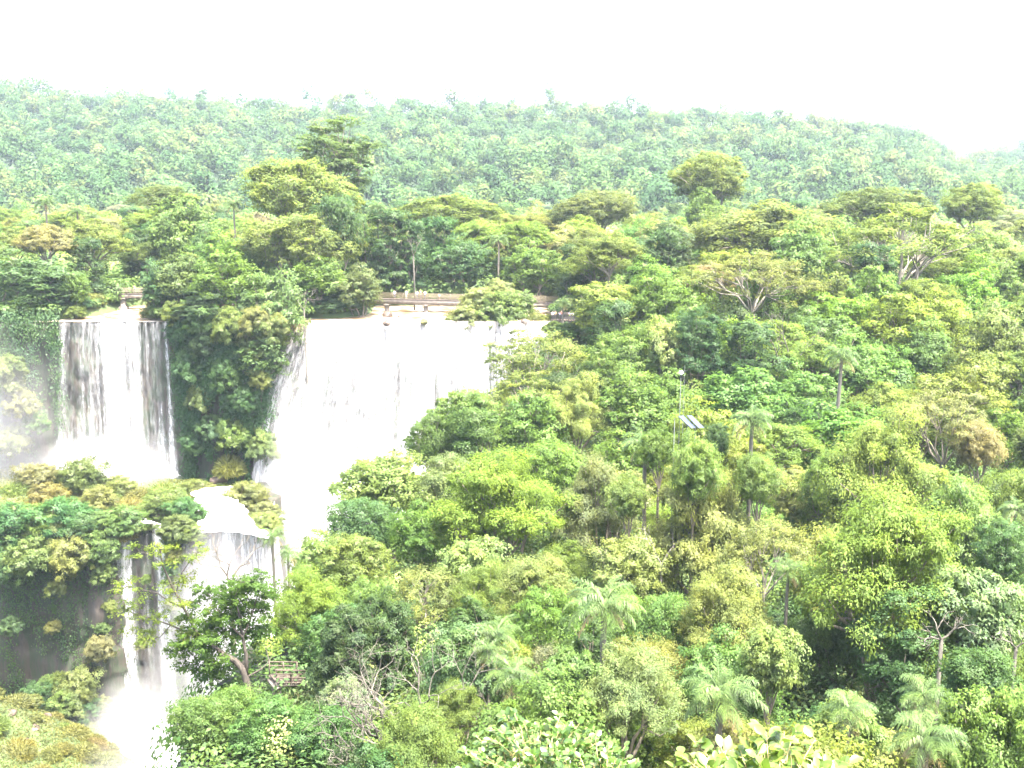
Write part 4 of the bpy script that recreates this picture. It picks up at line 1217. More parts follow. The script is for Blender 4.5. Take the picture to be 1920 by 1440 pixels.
# ------------------------------------------------------------------ the leaning tree at the brink, drawn limb by limb
def leaning_tree():
    Y0 = 78.0
    base = P(468, 1312, Y0); g = gz(base[0], Y0)
    root = empty('leaning_tree', (base[0], Y0, g))
    tag(root, 'leaning dark-trunked tree reaching sparse limbs out over the gorge', 'tree')
    off = np.array((base[0], Y0, g))
    rng = np.random.default_rng(77)

    def Q(px, py, dy=0.0): return P(px, py, Y0 + dy) - off
    tr = MB()
    tr.tube([(0, 0, -0.6), Q(466, 1290), Q(455, 1255), Q(440, 1238), Q(415, 1225, -.5)], [.36, .32, .28, .26, .18], 9)
    tr.tube([Q(462, 1268), Q(462, 1230, .3), Q(455, 1195, .5), Q(448, 1150, .6)], [.17, .15, .12, .09], 7)
    tr.build('trunk', M['bark'], root, None, (.05, .042, .036), True)
    br = MB(); tips = []
    LIMBS = [([(440, 1238), (405, 1215), (370, 1190), (345, 1140), (322, 1098), (305, 1060), (300, 1030)], .16, -1),
             ([(345, 1140), (318, 1128), (295, 1112), (262, 1105), (240, 1100)], .08, -1.6), ([(330, 1112), (340, 1075), (358, 1050), (372, 1035)], .06, -.4),
             ([(405, 1215), (360, 1190), (320, 1172), (285, 1160), (250, 1150), (232, 1140)], .09, -.6), ([(320, 1172), (300, 1195), (270, 1200), (252, 1192)], .05, -.2),
             ([(455, 1195), (430, 1170), (405, 1140), (388, 1110)], .09, 1), ([(455, 1195), (470, 1160), (480, 1125), (492, 1095)], .09, 1.4),
             ([(462, 1270), (490, 1255), (505, 1240), (498, 1215)], .10, .6), ([(448, 1150), (440, 1120), (452, 1092)], .07, -.5), ([(305, 1060), (285, 1040), (262, 1035)], .04, -1.2)]
    for pts, r, dy in LIMBS:
        q = [Q(a, b_, dy * (i / (len(pts) - 1) * 1.3 + 0.15)) for i, (a, b_) in enumerate(pts)]
        br.tube(q, np.linspace(r, r * 0.35, len(q)), 6, False)
        for i in range(1, len(q)):                      # twigs
            for _ in range(2):
                e = q[i] + unit(rng.normal(size=3) * (1, 1, .5) + (0, 0, .35)) * rng.uniform(.5, 1.1)
                br.tube([q[i], (q[i] + e) / 2 + rng.normal(size=3) * .08, e], [r * .3, r * .2, .012], 4, False)
                tips.append(e)
    br.build('branches', M['bark'], root, None, (.055, .046, .038), True)
    sparse = np.array([t for t in tips if t[0] < Q(385, 1100)[0]])
    lp, ln, sz, tg, sn = clump_leaves(sparse, 0.55 + 0.35 * rng.random(len(sparse)), 8, 15, 0.19, rng, 0.35, 1.0, 0.4)
    o = leaf_mesh('crown', leaf_arrays(lp, ln, sz, rng, tangent=tg), M['fine'], sn)
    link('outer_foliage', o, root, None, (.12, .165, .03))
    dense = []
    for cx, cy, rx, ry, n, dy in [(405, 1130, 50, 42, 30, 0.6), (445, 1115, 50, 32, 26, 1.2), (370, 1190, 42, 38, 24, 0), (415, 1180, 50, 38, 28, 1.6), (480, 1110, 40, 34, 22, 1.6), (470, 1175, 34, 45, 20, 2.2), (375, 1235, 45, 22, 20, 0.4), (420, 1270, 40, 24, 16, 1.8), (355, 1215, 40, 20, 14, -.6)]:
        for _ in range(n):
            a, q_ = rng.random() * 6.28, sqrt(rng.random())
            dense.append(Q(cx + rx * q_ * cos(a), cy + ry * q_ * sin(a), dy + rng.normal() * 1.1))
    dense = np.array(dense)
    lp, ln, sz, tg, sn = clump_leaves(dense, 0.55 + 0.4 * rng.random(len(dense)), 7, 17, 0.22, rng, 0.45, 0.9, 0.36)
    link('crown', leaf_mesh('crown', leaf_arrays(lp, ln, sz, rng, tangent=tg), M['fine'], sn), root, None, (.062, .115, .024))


leaning_tree()

# ------------------------------------------------------------------ shrubs and mossy boulders on the shelf, shrubs on the cliffs
SHRUB = []
for s in range(4):
    r_ = np.random.default_rng(300 + s)
    tips = crown_tips('round', 3.4, 2.6, 24, r_); tips[:, 2] *= .9
    lp, ln, sz, tg, sn = clump_leaves(tips, 0.62 * (0.7 + 0.6 * r_.random(24)), 12, 48, 0.125, r_, 0.75, 0.6)
    SHRUB.append((leaf_mesh('foliage', leaf_arrays(lp, ln, sz, r_, tangent=tg), M['leaf'], sn), limb_mesh('stems', tips, 2.4, r_, 0.05, 6)))
for s in range(2):                                       # grassy tussock
    r_ = np.random.default_rng(320 + s)
    n = 2600
    d = unit(r_.normal(size=(n, 3)) * (1, 1, .6) + (0, 0, .5)); d[:, 2] = np.abs(d[:, 2])
    lp = d * (0.55 + 0.75 * r_.random(n))[:, None] * (1.3, 1.3, 1.1)
    SHRUB.append((leaf_mesh('foliage', leaf_arrays(lp, r_.normal(size=(n, 3)), np.full(n, 0.55), r_, 0.16, tangent=d + (0, 0, -.25)), M['fine']), None))
SHRUBS = []


def shrub(X, Y, z, s, v, color, look, label=None, sq=1.0):
    root = empty('shrub', (X, Y, z), RAND.random() * 6.28)
    tag(root, label or 'shrub', 'shrub', None if label else 'shrubs on the ledge and cliffs')
    me, st = SHRUB[v]
    color = soft(color)
    c = link('foliage', me, root, (0, 0, -.25 * s), color); c.scale = (s, s, s * sq)
    if st and 'cliff' not in look: c = link('stems', st, root, (0, 0, 0), (.22, .18, .14)); c.scale = (s, s, s * sq)
    px, py, f = proj(X, Y, z + 1.2 * s)
    if not label: SHRUBS.append(dict(root=root, look=look, px=px, py=py))


SCOL = [((.085, .125, .03), 'green leafy', 0), ((.12, .135, .035), 'olive leafy', 0), ((.13, .118, .036), 'rust-brown tufted', 4), ((.11, .13, .03), 'grassy olive', 4), ((.05, .10, .03), 'dark green leafy', 0), ((.13, .15, .05), 'pale green leafy', 0)]
for i, (px, py, w, c) in enumerate([
    (70, 900, 80, 5), (30, 905, 60, 3), (155, 905, 90, 0), (215, 905, 70, 5), (262, 908, 60, 2), (305, 905, 70, 3), (345, 912, 60, 2), (385, 905, 50, 5), (415, 892, 44, 3), (120, 930, 80, 3),
    (185, 945, 80, 1), (245, 938, 80, 2), (305, 945, 90, 0), (350, 955, 70, 4), (150, 975, 90, 2), (75, 965, 90, 0), (20, 965, 110, 4), (115, 1000, 90, 4),
    (185, 995, 70, 2), (50, 1010, 110, 4), (325, 980, 70, 0), (322, 992, 36, 3), (340, 1000, 50, 1), (460, 920, 80, 5), (492, 945, 70, 5), (440, 905, 60, 3), (488, 985, 60, 5), (505, 960, 50, 5),
    (395, 930, 50, 3), (420, 935, 40, 2), (365, 900, 50, 1), (10, 1020, 80, 1), (160, 1025, 90, 0), (186, 1018, 60, 1), (90, 1040, 90, 0), (325, 1018, 34, 5), (195, 915, 60, 3), (90, 925, 70, 1)]):
    z = -29.2 + max(0.0, (150 - px) * 0.012)
    X, Y, _ = PG(px, py + 14, z)
    lipY = float(np.interp(X, SHX, SHY))
    Y = max(Y, lipY - 0.4)
    s = w / F * depth(Y, z) / 3.2
    col, look, v0 = SCOL[c]
    j = tuple(q * RAND.uniform(.88, 1.14) for q in col)
    shrub(X, Y, max(gz(X, Y), -31.0) - 0.3, s, v0 + RAND.randrange(2 if v0 == 4 else 4), j, look, None, RAND.uniform(.8, 1.1))
# shrubs clinging to the cliffs: px, py, width, distance of the face
for px, py, w, Yf, c in [(15, 730, 70, 180, 5), (40, 770, 60, 180, 5), (20, 690, 50, 180, 0), (70, 800, 50, 181, 0), (30, 840, 60, 180, 5), (355, 700, 60, 183, 4), (372, 760, 50, 183, 0), (385, 660, 60, 182, 4), (420, 720, 60, 181.4, 4), (470, 665, 50, 181, 0), (485, 720, 44, 181, 5),
                         (455, 760, 60, 181, 4), (400, 810, 60, 181.5, 4), (440, 830, 60, 181, 0), (490, 850, 60, 182, 5), (430, 865, 60, 181, 3), (360, 840, 50, 183, 4), (345, 630, 60, 184, 4), (430, 630, 70, 181, 0), (510, 640, 60, 181.5, 0), (525, 620, 50, 182, 1), (480, 620, 60, 181, 1), (385, 610, 70, 182, 0), (335, 590, 60, 185, 1),
                         (60, 1050, 90, 150, 0), (10, 1070, 80, 149, 4), (130, 1060, 80, 151, 1), (190, 1045, 60, 153, 0), (195, 1080, 40, 153, 5), (105, 1110, 36, 150.5, 1), (100, 1180, 30, 150.5, 1), (185, 1230, 50, 152, 5), (150, 1300, 70, 150, 5), (130, 1330, 60, 148, 0), (190, 1180, 30, 153, 0), (110, 1270, 40, 150, 3), (265, 1210, 24, 155, 5), (20, 1180, 40, 148, 4), (205, 1140, 26, 153.5, 5),
                         (275, 1090, 22, 156, 0), (325, 1012, 44, 155, 0), (330, 1040, 40, 155, 1), (322, 1070, 36, 155, 4), (334, 1100, 40, 155, 0), (328, 1135, 36, 155, 5), (120, 1325, 60, 147, 0), (165, 1330, 50, 149, 4), (200, 1325, 40, 151, 5), (60, 1310, 60, 146, 4), (90, 1285, 40, 149, 0)]:
    p = P(px, py, Yf - 0.8)
    s = w / F * depth(Yf, p[2]) / 3.2
    col, look, v0 = SCOL[c]
    shrub(p[0], Yf - 0.8, p[2] - 1.0 * s, s, v0 + RAND.randrange(2 if v0 == 4 else 4), tuple(q * RAND.uniform(.88, 1.14) for q in col), look + ' cliff-clinging', None, RAND.uniform(1.1, 1.7))
# the bush island and small bushes at the water's edge
for px, py, w, Y, c in [(930, 585, 100, 190, 0), (880, 592, 80, 190, 5), (985, 592, 80, 190.5, 3), (905, 560, 80, 193, 5), (960, 568, 80, 193, 0), (870, 600, 50, 188.6, 3), (1010, 600, 40, 189, 1), (935, 545, 60, 195, 5), (990, 600, 46, 188.6, 3), (1025, 590, 40, 191, 3)]:
    p = P(px, py, Y); s = w / F * depth(Y, p[2]) / 3.2
    col, look, v0 = SCOL[c]
    shrub(p[0], Y, p[2] - 1.1 * s, s, v0 + RAND.randrange(2 if v0 == 4 else 4), tuple(q * 1.08 for q in col), look + ' river island')
for i, (X, Y, s, c) in enumerate([(-69.5, 189.5, 1.1, 0), (-69, 193, 1.3, 1), (-70.5, 197, 1.2, 5), (-71, 201.5, 1.3, 0), (-67, 190, 1.4, 4), (-84, 190.5, 1.2, 0), (-84.5, 194.5, 1.3, 4), (-84, 199, 1.3, 1), (-83, 204, 1.2, 0), (-62, 188.5, 1.3, 4), (-58, 187.5, 1.3, 0), (-53, 186.5, 1.2, 1),
                               (-47, 187.5, 1.2, 4), (-42.5, 189.5, 1.0, 0), (-39.5, 191.5, 1.1, 4), (-36, 193.5, 1.1, 0), (-33, 195.5, 1.1, 1), (-31, 198, 1.2, 5), (-26, 215, 1.6, 0), (-20, 215.5, 1.8, 5), (-14, 215, 1.5, 0), (-8, 216, 1.8, 4), (-2, 215.5, 1.6, 5), (4, 215, 1.7, 0), (9, 212, 1.5, 1), (11, 205, 1.4, 0), (10, 199, 1.3, 5), (9, 194, 1.2, 0)]):
    col, look, v0 = SCOL[c]
    shrub(X, Y, max(gz(X, Y), 0.2) - .2, s, RAND.randrange(4), tuple(q * RAND.uniform(.88, 1.14) for q in col), look + ' waterside')
for i in range(75):                                     # tufts over the mound in the spray
    X, Y = RAND.uniform(-78, -44), RAND.uniform(95, 118)
    c = RAND.choice((1, 2, 2, 3, 3, 2))
    col, look, v0 = SCOL[c]
    shrub(X, Y, gz(X, Y) - .15, RAND.uniform(.55, 1.35), v0 + RAND.randrange(2 if v0 == 4 else 4), tuple(q * RAND.uniform(.85, 1.1) for q in col), look + ' mound', None, .8)
for px, py, w, Y, c in [(1040, 622, 40, 171.5, 0), (1060, 628, 46, 171, 4), (1082, 624, 44, 171.5, 0), (1104, 626, 40, 171, 5), (1122, 618, 44, 172, 1), (1030, 612, 30, 173, 3)]:
    p = P(px, py, Y); s = w / F * depth(Y, p[2]) / 3.2
    col, look, v0 = SCOL[c]
    shrub(p[0], Y, p[2] - .6 * s, s, v0 + RAND.randrange(2 if v0 == 4 else 4), col, look + ' platform-side')
label_repeats(SHRUBS, 'shrub')


def boulder(X, Y, z, r, mat, label, seed, sq=0.7, group=None):
    b = MB(); b.ball((0, 0, 0), 1.0, 18, 12)
    V = np.array(b.V)
    n = fbm(V[:, 0] * 1.4 + seed * 3.1, V[:, 1] * 1.4 + V[:, 2] * 1.1, seed, 3)
    V = V * (1 + 0.55 * n)[:, None] * np.array((r, r * 0.85, r * sq))
    me = mesh_from('boulder', V, [i for f in b.F for i in f], [len(f) for f in b.F], M[mat], False)
    o = link('boulder', me, None, (X, Y, z))
    o.rotation_euler = (0, 0, seed)
    return tag(o, label, 'boulder', group)


for i, (px, py, r, z, mat, lab) in enumerate([
    (265, 835, 1.5, -29, 'rock', 'dark wet boulder splitting the strands of the narrow upper waterfall'),
    (255, 955, 1.6, -29.5, 'moss', 'brown mossy boulder above the two stream lower waterfall'), (210, 940, 1.3, -29, 'moss', 'mossy boulder among rust-brown tufts on the ledge'),
    (410, 900, 1.6, -29, 'rock', 'pale wet boulder at the edge of the sliding water'), (405, 945, 0.9, -29, 'rock', 'small brown boulder in the sliding water'),
    (300, 968, 1.0, -29.5, 'rock', 'dark boulder between the streams of the lower waterfall'),
    (203, 595, 0.9, 0.1, 'rock', 'small rounded rock near the lip of the narrow waterfall'), (725, 592, 1.9, 0.2, 'rock', 'tall reddish rock standing in the river beside the island'),
    (724, 606, 1.3, 0.0, 'rock', 'low dark rock in the current below the reddish rock'), (780, 603, 1.1, 0.0, 'rock', 'flat rock in the current below the bridge pier'),
    (795, 604, 1.4, 0.0, 'moss', 'mossy flat rock just right of the flat current rock'), (835, 592, 1.0, 0.0, 'rock', 'rock breaking the surface upstream of the bush island'),
    (985, 603, 1.5, 0.0, 'rock', 'pale rock at the lower end of the bush island'), (750, 594, 0.9, 0.0, 'rock', 'small rock between the reddish rock and the pier')]):
    X, Y, _ = PG(px, py, z)
    boulder(X, Y, z, r * (.6 if py < 610 else 1), mat, lab, i + 1, 0.85 if 'tall' in lab else 0.6)
for i, (px, py, w) in enumerate([(85, 1342, 40), (60, 1365, 50), (140, 1375, 60), (20, 1335, 40), (40, 1390, 50), (175, 1395, 36)]):
    for Yt in np.arange(75, 135, 0.25):
        p = P(px, py, Yt)
        if gz(p[0], Yt) >= p[2]: break
    boulder(p[0], p[1], p[2] - .2, w / F * 125 * 0.3, 'rock', ['reddish rock cropping out near the top of the grassy mound', 'broad brown rock on the slope of the grassy mound', 'dark jutting rock at the drop of the grassy mound',
            'reddish rock at the left brow of the grassy mound', 'half buried brown rock low on the grassy mound', 'small rock towards the misty foot of the grassy mound'][i], 40 + i, 0.5)

# ------------------------------------------------------------------ footbridges, platform, walkway
def footbridge(A, B, label, piers, width=1.5, rails=3, rail_mat='railing', beam=0.75, skirt=True, posts=2.4, name='footbridge'):
    A = np.array(A, float); B = np.array(B, float)
    mid = (A + B) / 2; v = B - A; Ln = np.linalg.norm(v[:2]); rz = atan2(v[1], v[0]); sl = (B[2] - A[2]) / Ln
    root = empty(name, mid, rz)
    tag(root, label, 'footbridge' if name == 'footbridge' else 'walkway')
    d = MB(); n = int(Ln / 0.42)
    for i in range(n):
        x = -Ln / 2 + (i + .5) * Ln / n
        d.box((x, 0, x * sl), (Ln / n * 0.92, width, 0.07), 0, sl)
    d.build('deck', M['wood'], root)
    for sg in (-1, 1):
        b = MB(); b.box((0, sg * (width / 2 - 0.2), -0.06 - beam / 2), (Ln, 0.26, beam), 0, sl)
        b.build('girder', M['concrete'], root)
        for k in range(rails):
            b = MB()
            b.box((0, sg * (width / 2 - 0.05), 0.42 + (1.1 - 0.42) * k / max(rails - 1, 1)), (Ln, 0.06, 0.10), 0, sl)
            b.build('handrail', M[rail_mat], root)
        np_ = max(2, int(Ln / posts)); b = MB()
        b.box((0, 0, 0), (0.09, 0.09, 1.16)); pm = b.mesh('railing_post', M[rail_mat])
        for i in range(np_ + 1):
            x = -Ln / 2 + 0.06 + i * (Ln - .12) / np_
            link('railing_post', pm, root, (x, sg * (width / 2 - 0.13), 0.55 + x * sl))
    for (x, zb, w0, w1) in piers:
        b = MB()
        zt = -0.06 - beam + x * sl
        h = zt - (zb - mid[2])
        V = []
        for zz, ww in ((zt, w0), (zt - h * 0.5, w0), (zt - h * 0.55, w1 * .8), (zt - h, w1)):
            V += [(x - ww / 2, -ww * .5, zz), (x + ww / 2, -ww * .5, zz), (x + ww / 2, ww * .5, zz), (x - ww / 2, ww * .5, zz)]
        Fq = []
        for k in range(3):
            for j in range(4):
                Fq.append((k * 4 + j, (k + 1) * 4 + j, (k + 1) * 4 + (j + 1) % 4, k * 4 + (j + 1) % 4))
        b.add(V, Fq)
        b.box((x, 0, zt - 0.14 + 0.0), (w0 * 1.5, width * 0.98, 0.27))
        b.build('pier', M['concrete'], root)
    return root


a, b_ = P(150, 549, 206), P(285, 551, 206)
footbridge(a, b_, 'short footbridge on one flared pier above the narrow waterfall', [((P(230, 550, 206) - (a + b_) / 2)[0], -0.9, 0.9, 1.9)], beam=0.8)
a, b_ = P(690, 559, 203), P(1045, 567, 199)
footbridge(a, b_, 'long footbridge with pale railings behind the broad waterfall', [((P(797, 559, 201) - (a + b_) / 2)[0], -0.9, 0.8, 1.2), ((P(722, 559, 201) - (a + b_) / 2)[0], -0.9, 0.8, 1.1), ((P(960, 565, 201) - (a + b_) / 2)[0], -0.9, 0.8, 1.1)], beam=0.95, width=1.7)
a, b_ = P(1034, 600, 174), P(1125, 600, 174)
pf = footbridge(a, b_, 'dark viewing platform crowded with visitors by the water', [(-2.6, -1.2, 0.8, 1.0), (2.2, -1.2, 0.8, 1.0)], beam=0.45, width=3.4, rail_mat='wood', rails=4, posts=1.3, name='viewing_platform')
pf['category'] = 'platform'
a, b_ = P(405, 583, 185), P(470, 582, 185.5)
footbridge(a, b_, 'rust-red railed walkway hidden in the trees on the island brow', [(-1.5, -1.5, .3, .3), (1.5, -1.5, .3, .3)], beam=0.25, width=1.4, rail_mat='redrail', rails=2, name='walkway')
a, b_ = P(511, 1272, 76.0), P(566, 1272, 77.4)
ww_ = footbridge(a, b_, 'wooden walkway end on a stone pillar beside the leaning tree', [(-1.15, a[2] - 4.2, .36, .42)], beam=0.32, width=1.9, rails=3, rail_mat='wood', posts=1.1, name='walkway')
a, b_ = P(1866, 628, 152), P(1960, 634, 150)
footbridge(a, b_, 'bit of walkway railing showing between trees beyond the tan dome', [(0, a[2] - 6, .4, .4)], beam=0.25, rails=2, rail_mat='wood', name='walkway')

# stone wall under the platform
b = MB(); c_ = P(1078, 612, 172.6)
rw = random.Random(5)
for r in range(2):
    for i in range(10):
        b.box((c_[0] - 4.2 + i * 0.85 + (r % 2) * 0.3, c_[1] + rw.uniform(-.08, .08), c_[2] - 0.9 + r * 0.42), (0.8, 0.7, 0.36))
o = b.build('stone_wall', M['concrete'])
tag(o, 'grey stone retaining wall under the viewing platform', 'wall')

# ------------------------------------------------------------------ people
def skin_mesh(name, verts, edges, radii, mat):
    me = bpy.data.meshes.new(name + '_cage')
    me.from_pydata([tuple(v) for v in verts], edges, [])
    ob = bpy.data.objects.new(name, me)
    COL.objects.link(ob)
    md = ob.modifiers.new('skin', 'SKIN'); md.use_smooth_shade = True
    sv = me.skin_vertices[0].data
    for i, r in enumerate(radii):
        sv[i].radius = (r, r) if not hasattr(r, '__len__') else r
        sv[i].use_root = i == 0
    s2 = ob.modifiers.new('sub', 'SUBSURF'); s2.levels = 1; s2.render_levels = 1
    dg = bpy.context.evaluated_depsgraph_get()
    out = bpy.data.meshes.new_from_object(ob.evaluated_get(dg))
    bpy.data.objects.remove(ob)
    out.name = name
    out.materials.clear(); out.materials.append(mat)
    return out


def person_meshes(pose):
    """Figures 1.7 m tall facing -Y. pose: hands on the rail, camera raised, walking, arms hanging."""
    J = dict(pel=(0, 0, .93), waist=(0, 0, 1.08), chest=(0, -.02, 1.30), neck=(0, -.01, 1.45), head=(0, -.03, 1.57), top=(0, -.02, 1.68), nose=(0, -.10, 1.565))
    st = .22 if pose == 'walk' else .03
    for s, n in ((-1, 'r'), (1, 'l')):
        f = s * st
        J['hip' + n] = (.09 * s, 0, .88); J['knee' + n] = (.10 * s, -.02 + f * .6 - .02, .49); J['ank' + n] = (.10 * s, f + .02, .08); J['toe' + n] = (.11 * s, f - .14, .035)
        J['sh' + n] = (.175 * s, 0, 1.40)
        if pose == 'rail': J['el' + n] = (.24 * s, -.10, 1.17); J['wr' + n] = (.19 * s, -.33, 1.12); J['hand' + n] = (.18 * s, -.42, 1.12)
        elif pose == 'camera': J['el' + n] = (.25 * s, -.20, 1.25); J['wr' + n] = (.10 * s, -.28, 1.50); J['hand' + n] = (.05 * s, -.27, 1.56)
        else: J['el' + n] = (.24 * s, .05 - f * .5, 1.13); J['wr' + n] = (.25 * s, -.06 - f, .90); J['hand' + n] = (.25 * s, -.09 - f, .81)
    R = dict(pel=(.13, .10), waist=(.12, .09), chest=(.15, .105), neck=.055, head=(.085, .10), top=.06, nose=.02)
    for n in 'rl':
        R.update({'hip' + n: .085, 'knee' + n: .06, 'ank' + n: .042, 'toe' + n: .035, 'sh' + n: .06, 'el' + n: .042, 'wr' + n: .03, 'hand' + n: .036})
    E = [('pel', 'waist'), ('waist', 'chest'), ('chest', 'neck'), ('neck', 'head'), ('head', 'top')]
    for n in 'rl':
        E += [('pel', 'hip' + n), ('hip' + n, 'knee' + n), ('knee' + n, 'ank' + n), ('ank' + n, 'toe' + n), ('chest', 'sh' + n), ('sh' + n, 'el' + n), ('el' + n, 'wr' + n), ('wr' + n, 'hand' + n)]

    def sub(names, grow, nm, mat):
        ks = [k for k in J if k in names]
        ix = {k: i for i, k in enumerate(ks)}
        ed = [(ix[a], ix[c]) for a, c in E if a in ix and c in ix]
        rad = [tuple(q + grow for q in R[k]) if hasattr(R[k], '__len__') else R[k] + grow for k in ks]
        return skin_mesh(nm, [J[k] for k in ks], ed, rad, mat)
    body = sub([k for k in J if k != 'nose'], 0, 'body', M['skin'])
    shirt = sub(['pel', 'waist', 'chest', 'shr', 'shl', 'elr', 'ell'], .022, 'shirt', M['cloth'])
    tro = sub(['pel', 'hipr', 'hipl', 'kneer', 'kneel', 'ankr', 'ankl'], .018, 'trousers', M['cloth'])
    h = MB(); h.ball((0, .005, 1.625), (.098, .105, .095), 10, 7)
    return body, shirt, tro, h.mesh('hair', M['cloth'], True)


FIG = {p: person_meshes(p) for p in ('rail', 'camera', 'walk', 'stand')}


def person(X, Y, z, rz, pose, shirt, trous, label, hair=(.06, .045, .035), s=1.0):
    root = empty('person', (X, Y, z), rz)
    root.scale = (s, s, s)
    tag(root, label, 'person', 'visitors on the walkways')
    bm, sm, tm, hm = FIG[pose]
    link('body', bm, root); link('shirt', sm, root, None, shirt); link('trousers', tm, root, None, trous); link('hair', hm, root, None, hair)


W_ = (.8, .8, .8)
aL, bL = P(690, 559, 203), P(1045, 567, 199)
for px, pose, sc, tc, lab, dy, s in [
    (739, 'rail', W_, (.1, .1, .14), 'person in a white top at the island end of the long footbridge', -.45, 1), (761, 'walk', (.55, .68, .8), (.45, .4, .33), 'person in a pale blue shirt walking on the long footbridge', .2, 1),
    (782, 'rail', (.8, .68, .68), (.1, .1, .12), 'person in a pinkish white top at the rail of the long footbridge', -.45, 1), (788, 'stand', (.6, .12, .08), (.12, .1, .1), 'person in red half hidden behind the one in pinkish white', .3, .98),
    (797, 'camera', W_, (.05, .06, .12), 'person in white with dark trousers above the bridge pier', -.4, 1.04), (824, 'rail', (.75, .7, .62), (.3, .2, .14), 'child in a cream top looking through the rails of the long footbridge', -.5, .72)]:
    t = (P(px, 563, 201)[0] - aL[0]) / (bL[0] - aL[0]); q = aL + (bL - aL) * t
    person(q[0], q[1] + dy, q[2] + .035, 0.1, pose, sc, tc, lab, s=s)
for px, pose, sc, tc, lab, dy, s, rz in [
    (1036, 'rail', W_, (.15, .13, .12), 'person in white standing at the outer corner of the viewing platform', -1.1, 1, 0), (1041, 'stand', (.75, .62, .3), (.2, .18, .16), 'person in a yellowish top at the corner of the viewing platform', -.3, 1, .6),
    (1049, 'camera', W_, (.25, .2, .18), 'person in white taking a picture on the viewing platform', -1.0, .98, -.2), (1053, 'stand', (.6, .16, .1), (.1, .1, .12), 'person in a red top on the viewing platform', .1, 1, .3),
    (1068, 'rail', (.35, .4, .55), (.1, .1, .14), 'person in a greyish blue top at the platform rail', -1.1, 1, .1), (1074, 'rail', (.7, .72, .78), (.2, .18, .2), 'person in a light grey top next to the one in greyish blue', -1.1, .95, -.1),
    (1089, 'rail', W_, (.22, .24, .32), 'person in a white shirt leaning alone on the platform rail', -1.1, 1.04, 0), (1096, 'walk', (.55, .62, .75), (.1, .1, .16), 'person in a bluish shirt walking at the tree end of the platform', -.2, 1, 1.2)]:
    q = P(px, 600, 174)
    person(q[0], 174 + dy, q[2] + .04, rz, pose, sc, tc, lab, s=s)
q = P(189, 549, 206); person(q[0], 206 - .4, q[2] + .04, 0, 'rail', W_, (.2, .18, .16), 'person in a white shirt on the short footbridge')
q = P(254, 550, 206); person(q[0], 206 - .4, q[2] + .04, 0, 'stand', (.4, .12, .1), (.1, .1, .1), 'person in dark red at the island end of the short footbridge')
q = P(438, 583, 185.2); person(q[0], q[1] - .2, q[2] + .04, 0, 'camera', (.82, .6, .62), (.3, .2, .2), 'person in a pink top above the rust-red railing')
q = P(557, 588, 184.6); person(q[0], q[1], gz(q[0], q[1]), 0, 'stand', (.7, .72, .76), (.35, .12, .1), 'person in a pale top by the small leaning white tree', s=1.0)

# ------------------------------------------------------------------ lamp mast, poles and solar panels on the slope
Ys = 93.0
p = P(1277, 699, Ys); g = gz(p[0], Ys)
root = empty('lamp_mast', (p[0], Ys, g)); tag(root, 'slim grey mast with a white globe lamp above the solar panels', 'lamp mast')
h = p[2] - g
b = MB(); b.tube([(0, 0, -.3), (0, 0, h * .5), (0, 0, h - .2)], [.045, .034, .024], 8); b.build('pole', M['metal'], root, None, None, True)
b = MB(); b.ball((0, 0, h), .21, 14, 10); b.build('globe', M['white'], root, None, None, True)
b = MB(); b.tube([(0, 0, h - .32), (0, 0, h - .18)], [.07, .1], 8); b.build('collar', M['metal'], root)
p2 = P(1284, 684, 96); g2 = gz(p2[0], 96)
b = MB(); b.tube([(p2[0], 96, g2 - .3), (p2[0], 96, p2[2])], [.03, .012], 6); b.tube([(p2[0] - .18, 96, p2[2] - .6), (p2[0] + .18, 96, p2[2] - .6)], [.015, .015], 5)
tag(b.build('antenna_mast', M['metal']), 'thin bare antenna mast just behind the globe lamp', 'mast')
p3 = P(1265, 786, 91.5); g3 = gz(p3[0], 91.5)
b = MB(); b.tube([(p3[0], 91.5, g3 - .3), (p3[0], 91.5, p3[2])], [.035, .03], 7); b.ball((p3[0], 91.5, p3[2]), .06, 8, 5)
tag(b.build('post', M['metal']), 'short grey post standing left of the solar panels', 'post')
